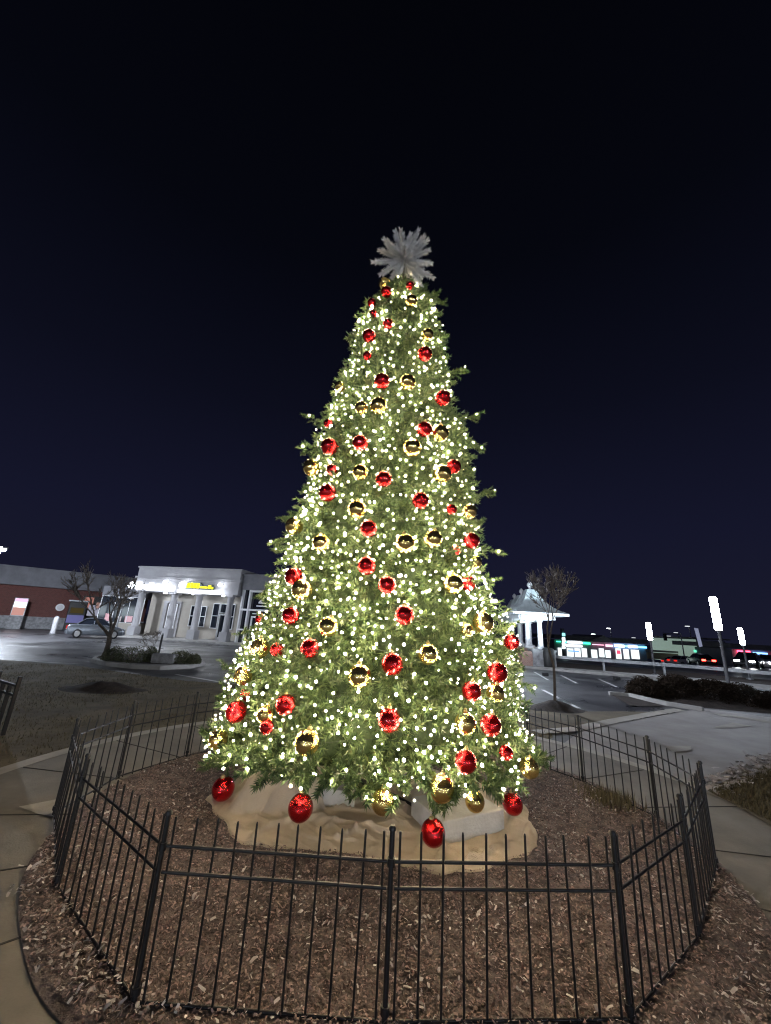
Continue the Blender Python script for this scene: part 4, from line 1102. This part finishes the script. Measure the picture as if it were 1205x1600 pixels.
# ================================================================== CARS
def car(label, loc, rz, paint, lights_on=None, group=None):
    o = thing('parked_car' if not lights_on else 'car', label, 'car', loc, rz, group)
    side = [(-2.2, .28), (-2.25, .50), (-2.22, .82), (-2.1, .93), (-1.5, .98), (-0.95, 1.00), (0.75, .96), (1.6, .88), (2.1, .74), (2.22, .55), (2.2, .28), (1.75, .22), (-1.75, .22)]
    bm = bmesh.new()
    def loft(prof, ws):
        rings = []
        for y, k in ws:
            zc = sum(p[1] for p in prof) / len(prof)
            rings.append([bm.verts.new((p[0] * (1 - .035 * k), y, zc + (p[1] - zc) * (1 - .06 * k))) for p in prof])
        n = len(prof)
        for a, b_ in zip(rings[:-1], rings[1:]):
            for k in range(n): bm.faces.new((a[k], a[(k + 1) % n], b_[(k + 1) % n], b_[k]))
        bm.faces.new(rings[0][::-1]); bm.faces.new(rings[-1])
    loft(side, ((-.88, 1.2), (-.80, 0.2), (0, 0), (.80, 0.2), (.88, 1.2)))
    bmesh.ops.recalc_face_normals(bm, faces=bm.faces[:])
    me = bpy.data.meshes.new('body'); bm.to_mesh(me); bm.free(); me.polygons.foreach_set('use_smooth', [True] * len(me.polygons))
    bo_ = link('body', me, o, [paint]); bevelled(bo_, .03, 2)
    # cabin
    cab = [(-1.55, .975), (-0.95, 1.36), (-0.25, 1.43), (0.35, 1.38), (1.05, .955)]
    m2 = MB(); n = len(cab)
    for w0, w1, mi in (): pass
    vv = [(x, -.74 + .16 * sstep((z - .97) / .45), z) for x, z in cab] + [(x, .74 - .16 * sstep((z - .97) / .45), z) for x, z in cab]
    m2.add(vv, [tuple(range(n))[::-1], tuple(range(n, 2 * n)), (0, n, n + 1, 1), (3, n + 3, n + 4, 4)])
    m2.build('window_glass', M['glass'], o)
    m3 = MB(); m3.add([(-.98, -.60, 1.365), (-.25, -.59, 1.44), (.38, -.60, 1.385), (-.98, .60, 1.365), (-.25, .59, 1.44), (.38, .60, 1.385), ], [(0, 1, 4, 3), (1, 2, 5, 4)])
    for s in (-1, 1):
        for (xa, za, xb, zb) in ((-1.56, .98, -.97, 1.37), (.37, 1.39, 1.07, .96), (-.3, .98, -.28, 1.43), (-.97, 1.37, -.25, 1.44), (-.25, 1.44, .37, 1.39)):
            ya, yb = s * (.75 - .16 * sstep((za - .97) / .45)), s * (.75 - .16 * sstep((zb - .97) / .45)); m3.tube((xa, ya, za), (xb, yb, zb), .028, n=6)
    m3.build('roof', paint, o)
    for x in (-1.38, 1.38):
        for s in (-1, 1):
            w = MB(); w.tube((x, s * .70, .33), (x, s * .90, .33), .33, n=24); wo = w.build('wheel', M['rubber'], o)
            w = MB(); w.tube((x, s * .901, .33), (x, s * .912, .33), .21, .19, n=20); w.build('rim', M['chrome'], wo)
    tl = emat('tail_red', (1, .03, .02), 0.5 if lights_on != 'tail' else 14); hl = emat('head_white', (.9, .95, 1), 30) if lights_on == 'head' else M['chrome']
    for s in (-1, 1):
        w = MB(); w.box(-2.285, -2.19, s * .52 - .2, s * .52 + .2, .64, .84); bevelled(w.build('tail_light', tl, o), .02)
        w = MB(); w.box(2.12, 2.235, s * .55 - .2, s * .55 + .2, .56, .70); bevelled(w.build('headlight', hl, o), .02)
    w = MB(); w.box(-2.29, -2.24, -.24, .24, .60, .74); w.build('number_plate', M['white_frame'], o)
    w = MB(); w.box(-2.31, -2.2, -.78, .78, .36, .50); w.build('bumper', paint, o)
    w = MB(); w.box(2.17, 2.27, -.75, .75, .34, .46); w.build('bumper', paint, o)
    return o
silver = pmat('silver_paint', (0.20, 0.22, 0.25), (0.23, 0.25, 0.28), 4, 0.25, metal=0.6)
dark_p = pmat('dark_paint', (0.03, 0.03, 0.035), (0.04, 0.04, 0.045), 4, 0.25, metal=0.4)
white_p = pmat('white_paint', (0.70, 0.70, 0.72), (0.75, 0.75, 0.77), 4, 0.3)
pc = G(146, 998)
car('silver saloon car parked by the brick shop with red tail light', (pc[0] - .35, pc[1] + .6, 0), 0.62, silver).scale = (.69, .84, .86)
def gnd(px, py, Y):
    x, _, z = A(px, py, Y); return (x, Y, tz(x, Y))
car('dark car with glaring headlights near the red lit sign', gnd(1172, 1045, 40), PI * 1.22, dark_p, 'head', 'cars on the far road')
car('pale car at the picture edge with headlights on', gnd(1205, 1046, 44), PI * 1.2, white_p, 'head', 'cars on the far road')
car('car with bright red tail lights below the green lit building', gnd(1096, 1036, 52), 1.25, dark_p, 'tail', 'cars on the far road')
car('white car parked nearer the beige wall, inner of two', gnd(1068, 1036, 60), 0.3, white_p, None, 'white cars beside the beige wall')
car('white car parked toward the column lamp, outer of two', gnd(1057, 1035, 64), 0.3, white_p, None, 'white cars beside the beige wall')

# ================================================================== PAVILION
Yp = 23.6
pav = thing('pavilion', 'white columned pavilion with three swept metal roofs and brick base', 'pavilion', (A(828, 1040, Yp)[0], Yp, 0))
PO = Vector(pav.location)
def pav_roof(px, py, Y, half, first):
    x, y, ztop = A(px, py, Y); c = Vector((x, y, 0)) - PO
    ze = 2.98
    b = MB(); N = 40; V, Fc = [], []
    lev = [(0.0, 0.16, 1.0), (0.12, .22, .85), (.3, .32, .62), (.5, .47, .40), (.7, .66, .2), (.88, .86, .07), (1.0, 1.0, 0.0)]
    ztop -= 0.02
    vs = []
    for u, k, h in lev:
        h_ = half * k; zz = ze + (ztop - ze) * h
        vs += [(c.x - h_, c.y - h_, zz), (c.x + h_, c.y - h_, zz), (c.x + h_, c.y + h_, zz), (c.x - h_, c.y + h_, zz)]
    fs = [(3, 2, 1, 0)[::-1]]
    for i in range(len(lev) - 1):
        for k in range(4): fs.append((i * 4 + k, (i + 1) * 4 + k, (i + 1) * 4 + (k + 1) % 4, i * 4 + (k + 1) % 4))
    b.add(vs, fs)
    for s in range(-4, 5):
        for sgn in (-1, 1):
            for i in range(len(lev) - 1):
                k0, k1 = lev[i][1], lev[i + 1][1]; z0, z1 = ze + (ztop - ze) * lev[i][2], ze + (ztop - ze) * lev[i + 1][2]
                if abs(s) / 4.5 > k1: continue
                a0 = max(-k0, min(k0, s / 4.5)); a1 = s / 4.5
                b.tube((c.x + a0 * half, c.y + sgn * k0 * half, z0 + .01), (c.x + a1 * half, c.y + sgn * k1 * half, z1 + .01), .018, n=4)
                b.tube((c.x + sgn * k0 * half, c.y + a0 * half, z0 + .01), (c.x + sgn * k1 * half, c.y + a1 * half, z1 + .01), .018, n=4)
    rf = b.build('roof', M['pavroof'], pav)
    f = MB(); f.lathe([(.10, ztop + .005), (.06, ztop + .10), (.16, ztop + .24), (.15, ztop + .36), (.03, ztop + .50)], c.x, c.y, n=14); f.build('finial', M['white_wood'], rf)
    e = MB()
    h2 = half * .99
    for s in (-1, 1):
        e.box(c.x - h2, c.x + h2, c.y + s * h2 - .05, c.y + s * h2 + .05, ze - .14, ze - .004)
        e.box(c.x + s * h2 - .05, c.x + s * h2 + .05, c.y - h2 + .051, c.y + h2 - .051, ze - .139, ze - .005)
    h3 = half * .62
    for s in (-1, 1):
        e.box(c.x - h3, c.x + h3, c.y + s * h3 - .09, c.y + s * h3 + .09, ze - .36, ze - .145)
        e.box(c.x + s * h3 - .09, c.x + s * h3 + .09, c.y - h3 + .091, c.y + h3 - .091, ze - .359, ze - .146)
    for k in range(-3, 4):
        e.tube((c.x + k * half * .3, c.y - h2, ze - .10), (c.x + k * half * .3, c.y + h2, ze - .10), .04, n=5)
    e.build('eaves', M['white_wood'], pav)
    for sy_ in (-1, 1):
        k = MB(); xx, yy = c.x + .08, c.y + sy_ * .95
        k.box(xx - .24, xx + .24, yy - .24, yy + .24, 1.0, 1.12); k.lathe([(.18, 1.124), (.14, 1.2), (.125, 2.45), (.18, 2.52), (.18, 2.615)], xx, yy, n=16)
        k.build('column', M['white_wood'], pav)
    k = MB(); k.box(c.x - .5, c.x + .75, c.y - 1.3, c.y - .6, 0, .92); k.box(c.x - .55, c.x + .80, c.y - 1.35, c.y - .55, .924, .998); k.build('pier', M['stone'] if first else M['brick2'], pav)
    k = MB(); k.box(c.x - .30, c.x + .40, c.y - .59, c.y + 2.85, 0, .86); k.box(c.x - .36, c.x + .46, c.y - .545, c.y + 2.85, .864, .998); k.build('base_wall', M['brick2'], pav)
    k = MB(); k.box(c.x - 1.1, c.x - .501, c.y - 1.2, c.y - .9, 0, .80); k.box(c.x - 1.15, c.x - .551, c.y - 1.25, c.y - .85, .804, .87); k.build('side_wall', M['brick2'], pav)
    b = MB(); b.lathe([(.10, ze - .42), (.16, ze - .36), (.16, ze - .28), (.05, ze - .22)], c.x, c.y, n=12); b.build('pendant_lamp', emat('pavilion_lamp', (.80, .93, 1.0), 24 if first else 16), pav)
    return c
c0 = pav_roof(828, 921, Yp, 1.55, True)
pav_roof(815, 930, Yp + 4.2, 1.55, False)
pav_roof(804, 937, Yp + 8.4, 1.55, False)
# floodlights added on the ground in front to brighten the pavilion
for dx in (-1.5, 1.7):
    fl = MB(); fl.box(-.12, .12, -.10, .10, .0, .14); px_, py_ = PO.x + c0.x + dx, PO.y + c0.y - 5.2
    fo_ = bevelled(fl.build('added_floodlight', M['black'], None, (px_, py_, 0.02)), .02); tag(fo_, 'small black lamp added on the ground ' + ('on the tree side' if dx < 0 else 'on the bin side') + ' of the pavilion', 'added_floodlight')
    ld = bpy.data.lights.new('added_flood', 'SPOT'); ld.energy = 1500; ld.color = (0.72, 0.90, 1.0); ld.spot_size = math.radians(60); ld.spot_blend = .8; ld.shadow_soft_size = .08
    lo = bpy.data.objects.new('added_flood', ld); C.objects.link(lo); lo.parent = fo_; lo.location = (0, 0, .22)
    lo.rotation_euler = (Vector((-dx * .5, 5.2, 3.6))).to_track_quat('-Z', 'Y').to_euler()
# litter bin
p = G(858, 1046)
o = thing('litter_bin', 'black litter bin beside the pavilion stone pier', 'litter bin', (*p, .02))
b = MB(); b.lathe([(.27, 0), (.30, .05), (.32, .95), (.30, .98)], n=18); b.build('bin_body', M['black'], o); b = MB(); b.lathe([(.33, .985), (.33, 1.03), (.2, 1.10)], n=18); b.build('lid', M['black'], o)
# guard rail
gpts = [(p[0] + .35, p[1] + .85) for p in walkline[1:]]
gr = thing('guard_rail', 'long pale guard rail running above the dark bank beyond the car park', 'guard rail', (gpts[0][0], gpts[0][1], 0))
g0 = Vector((*gpts[0], 0)); rb = MB(); cum = 0
for a, b_ in zip(gpts[:-1], gpts[1:]):
    A0, B0 = Vector((*a, 0)) - g0, Vector((*b_, 0)) - g0; d = B0 - A0; ang_ = math.atan2(d.y, d.x); mt = Matrix.Translation(A0) @ Matrix.Rotation(ang_, 4, 'Z')
    for z0, z1, y in ((.56, .62, -.03), (.6205, .66, .0), (.6605, .72, -.03)): rb.box(0, d.length, y - .02, y + .02, z0, z1, 0, mt)
    for k in range(max(1, int(d.length / 2.4))):
        pp = A0 + d * (k + .5) / max(1, int(d.length / 2.4)); q = MB(); q.box(-.05, .05, .035, .14, 0, .74); q.build('post', M['metal_grey'], gr, pp, ang_)
rb.build('rail', M['metal_grey'], gr)

# ================================================================== DISTANT SHOPS (right)
def Wp(px, py, Y): return Vector(A(px, py, Y))
def px2m(Y): return Y * cp / F_
Ys = 92.0
def far_box(mb, px0, py0, px1, py1, Y, dpt, mi=0):
    a, b_ = Wp(px0, py0, Y), Wp(px1, py1, Y)
    mb.box(min(a.x, b_.x), max(a.x, b_.x), Y, Y + dpt, min(a.z, b_.z), max(a.z, b_.z), mi)
E_ = lambda n, c, s: emat(n, c, s)
fs = thing('shopping_strip', 'long low strip of lit shops with a grey gable beyond the road', 'shops', (Wp(940, 1030, Ys).x, Ys, tz(50, Ys)))
FO = Vector(fs.location)
def fpart(name, mat, rects, Y0=Ys, dpt=.3, parent=None, root=None, off=None):
    m = MB()
    for r in rects: far_box(m, *r, Y0, dpt)
    off = FO if off is None else off
    m.v = [tuple(Vector(v) - off) for v in m.v]
    return m.build(name, mat, parent or fs)
wallm = pmat('far_shop_wall', (.20, .21, .25), (.26, .27, .31), .5, .8)
fpart('wall', wallm, [(866, 999, 1012, 1034)], Ys, 12)
rg = MB()
for (a0, a1, a2) in (((922, 1002), (943, 992.5), (960, 1003.5)),):
    P0, P1, P2 = Wp(*a0, Ys - 1.2) - FO, Wp(*a1, Ys - 1.2) - FO, Wp(*a2, Ys - 1.2) - FO; dv = Vector((0, 14, 0))
    rg.add([P0, P1, P2, P0 + dv, P1 + dv, P2 + dv], [(0, 2, 1), (0, 1, 4, 3), (1, 2, 5, 4), (3, 4, 5)])
rg.build('gable', M['stucco'], fs)
rr_ = MB(); far_box(rr_, 866, 997.5, 1012, 999.5, Ys - .8, 13); rr_.v = [tuple(Vector(v) - FO) for v in rr_.v]; rr_.build('roof', M['fascia'], fs)
wl_ = E_('shop_window_light', (.80, .90, .92), .95)
for r in ((872, 1012, 882, 1026), (886, 1013, 897, 1027), (898, 1013, 908, 1027), (909, 1013, 918, 1027), (924, 1015, 934, 1028), (936, 1013, 945, 1027), (946, 1016, 955, 1028), (962, 1013, 972, 1030), (974, 1014, 984, 1030), (986, 1015, 1000, 1030)):
    wdw = fpart('window', M['white_frame'], [(r[0], r[1] - .4, r[2], r[1]), (r[0], r[3], r[2], r[3] + .4)], Ys - .25, .2); fpart('pane', wl_, [r], Ys - .15, .1, wdw)
fpart('green_fascia_light', E_('green_neon', (.05, .9, .45), 1.8), [(870, 1001.5, 886, 1004), (911, 1003.5, 923, 1007)], Ys - .4, .2)
fpart('white_fascia_light', E_('white_neon', (.95, 1, .95), 4), [(888, 1002, 910, 1005.5), (885, 1007.3, 910, 1011)], Ys - .4, .2)
fpart('glowing_blue_car', E_('blue_car_glow', (.15, .35, 1), .9), [(888, 1016, 905, 1019)], Ys - .4, .15)  # blue car inside the shop, drawn as a glowing bar
fpart('pink_fascia_light', E_('pink_neon', (1, .45, .6), 1.6), [(926, 1006.5, 944, 1008.5), (947, 1007, 958, 1011)], Ys - .5, .2)
fpart('blue_fascia_light', E_('blue_white_neon', (.45, .65, 1), 5), [(961, 1007, 976, 1011.5), (982, 1008.5, 997, 1012.5)], Ys - .5, .2)
fpart('cyan_fascia_light', E_('cyan_neon', (.15, .6, 1), 2.6), [(998, 1009.8, 1011, 1013), (976.5, 1008.5, 981.5, 1011)], Ys - .5, .2)
fpart('red_window_light', E_('red_neon', (1, .05, .10), 1.3), [(964, 1016, 970, 1022)], Ys - .5, .15)
# teal pylon sign
pp = Wp(880, 1032, Ys - 12)
o = thing('pylon_sign', 'tall teal and white lit pylon sign before the distant shops', 'sign', (pp.x, pp.y, tz(pp.x, pp.y)))
pofs = Vector(o.location)
fpart('cabinet', M['fascia'], [(877.5, 982, 884.5, 1026)], Ys - 12, .6, o, off=pofs)
fpart('lit_top', E_('teal_light', (.25, .85, .9), 1.2), [(878.5, 989, 883.5, 994)], Ys - 12.15, .1, o, off=pofs)
fpart('lit_face', E_('pylon_white', (.75, .95, 1), 2.5), [(878.5, 996, 883.5, 1003), (878.5, 1004, 883.5, 1009), (878.5, 1010, 883.5, 1013.5)], Ys - 12.15, .1, o, off=pofs)
# beige wall
p = Wp(1050, 1030, 78); o = thing('beige_wall', 'long low beige wall beyond the road between shops and green building', 'wall', (p.x, 78, tz(p.x, 78)))
fpart('panel', pmat('beige_masonry', (.34, .28, .21), (.40, .33, .25), 1, .85), [(1012, 1019, 1082, 1033)], 78, .4, o, off=Vector(o.location)); fpart('coping', M['kerb'], [(1012, 1018, 1082, 1019)], 77.9, .6, o, off=Vector(o.location))
# green-lit building
p = Wp(1110, 1034, 74); gbz = thing('green_lit_building', 'flat roofed building with green lit corner and blue sign', 'shop', (p.x, 74, tz(p.x, 74))); go = Vector(gbz.location)
fpart('wall', wallm, [(1094, 1000, 1140, 1040)], 74, 12, gbz, off=go)
fpart('corner_tower', pmat('green_glow_wall', (.45, .58, .50), (.5, .62, .55), 1, .8, emis=(.45, .62, .52), estr=.22), [(1083, 999, 1093.6, 1038)], 73.7, 12, gbz, off=go)  # green light on the tower is put into its wall colour and glow
fpart('roof', M['fascia'], [(1082, 997.6, 1141, 998.8)], 73.4, 13, gbz, off=go)
fpart('blue_sign', E_('blue_sign_light', (.15, .6, 1), 2.0), [(1109, 1017.5, 1129, 1021)], 73.6, .2, gbz, off=go)
fpart('green_sign', E_('green_sign_light', (.15, .85, .55), .7), [(1085, 1015.5, 1099, 1020)], 73.4, .2, gbz, off=go)
for r in ((1100, 1023, 1107, 1032), (1110, 1024, 1119, 1033), (1122, 1024, 1130, 1034)):
    w_ = fpart('window', M['white_frame'], [(r[0], r[1] - .5, r[2], r[1])], 73.7, .2, gbz, off=go); fpart('pane', E_('green_window', (.6, .9, .78), .9), [r], 73.85, .1, w_, off=go)
# far right building with red and blue signs
p = Wp(1185, 1040, 66); rbz = thing('red_sign_building', 'low building with red and blue lit signs behind the oncoming cars', 'shop', (p.x, 66, tz(p.x, 66))); ro = Vector(rbz.location)
fpart('wall', wallm, [(1143, 1014, 1290, 1048)], 66, 12, rbz, off=ro)
fpart('roof', M['fascia'], [(1142, 1012.5, 1292, 1013.8)], 65.4, 13, rbz, off=ro)
fpart('red_sign', E_('red_sign_light', (1, .06, .12), 4), [(1153, 1016, 1174, 1025)], 65.7, .2, rbz, off=ro)
fpart('white_letters', E_('red_sign_white', (1, .8, .85), 4), [(1155, 1018.5, 1162, 1022.5), (1166, 1019, 1171, 1022)], 65.55, .1, rbz, off=ro)
fpart('blue_sign', E_('blue_sign_2', (.2, .45, 1), 2.), [(1178, 1019, 1186, 1022.5), (1187, 1019.5, 1200, 1023)], 65.6, .2, rbz, off=ro)
fpart('red_strip', E_('red_strip', (1, .08, .1), 1.4), [(1196, 1025, 1215, 1030)], 65.6, .2, rbz, off=ro)
for r in ((1147, 1028, 1153, 1036), (1156, 1028, 1172, 1038), (1176, 1027, 1186, 1040), (1190, 1030, 1202, 1040)):
    w_ = fpart('window', M['white_frame'], [(r[0], r[1] - .5, r[2], r[1])], 65.7, .2, rbz, off=ro); fpart('pane', E_('warm_window', (.95, .85, .75) if r[0] > 1175 else (.7, .8, .9), .35), [r], 65.85, .1, w_, off=ro)
# feather banner
p = Wp(1097, 1032, 60); o = thing('feather_banner', 'tall white feather banner standing before the green lit building', 'banner', (p.x, 60, tz(p.x, 60))); off = Vector(o.location)
a, b_, c_, d_ = [Wp(*q, 60) - off for q in ((1085, 981), (1091, 982), (1098, 1010), (1093, 1011))]
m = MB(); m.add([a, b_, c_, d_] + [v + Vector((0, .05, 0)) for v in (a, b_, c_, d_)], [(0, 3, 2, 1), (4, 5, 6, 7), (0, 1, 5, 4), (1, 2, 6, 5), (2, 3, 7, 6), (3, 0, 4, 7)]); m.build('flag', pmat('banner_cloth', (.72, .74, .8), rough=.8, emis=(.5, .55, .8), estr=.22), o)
m = MB(); m.tube(d_ + Vector((0, .03, 0)), (0, .03, 0), .05, n=6); m.build('pole', M['metal_grey'], o)
# far street lamps
def far_lamp(px, py, Y, label, s, col=(.9, .95, 1)):
    p = Wp(px, py, Y); z = tz(p.x, Y); o = thing('far_street_lamp', label, 'street lamp', (p.x, Y, z), 0, 'street lamps along the far road')
    h = p.z - z; k = px2m(Y)
    m = MB(); m.path([(k * 3, 0, 0), (k * 3, 0, h * .9), (k * 2, 0, h * .99), (0, 0, h + .1 * k)], .09, n=6); m.build('pole', M['metal_grey'], o)
    m = MB(); m.box(-k * 2.2, k * 2.2, -.3, .3, h - k * .9, h); bevelled(m.build('lamp_head', emat('far_lamp_glow', col, s), o), .03)
far_lamp(951, 981.5, 120, 'distant white street lamp above the blue lit shops', 9)
far_lamp(927, 990.5, 115, 'distant greenish street lamp above the green lit shop', 5, (.8, 1, .9))
far_lamp(990, 996, 125, 'faint distant street lamp nearest the first column lamp', .5)
far_lamp(1045, 993.5, 100, 'dim street lamp above the beige wall', .5)
far_lamp(1056, 988, 110, 'faint high street lamp beside the traffic signal pole', .5)
far_lamp(1074, 978, 80, 'curved arm street lamp next to the feather banner', .8)
# traffic signal pole
p = Wp(1070, 1030, 66); o = thing('traffic_signal', 'dark traffic signal pole beside the curved street lamp', 'traffic signal', (p.x, 66, tz(p.x, 66)))
m = MB(); h = Wp(1070, 990, 66).z - tz(p.x, 66); m.tube((0, 0, 0), (0, 0, h), .10, .08, n=8); m.tube((0, 0, h - .2), (-3, 0, h - .1), .06, n=6); m.build('pole', M['metal_grey'], o)
m = MB(); m.box(-2.9, -2.5, -.18, .18, h - 1.3, h - .2); bevelled(m.build('signal_head', M['black'], o), .03)
# bench-like railing at the left edge
p = G(4, 1150)
o = thing('metal_railing', 'end of a black metal railing on the lawn at the left edge', 'railing', (p[0], p[1], 0.01), 2.62)
for x in (0.0, 0.24, 0.48, 0.72): 
    m = MB(); m.box(x - .02, x + .02, -.02, .02, 0, .74 if x in (0., .72) else .60); m.build('post', M['iron'], o)
m = MB(); m.box(.021, .70, -.015, .015, .60, .63); m.box(.021, .70, -.015, .015, .48, .51); m.build('rail', M['iron'], o)
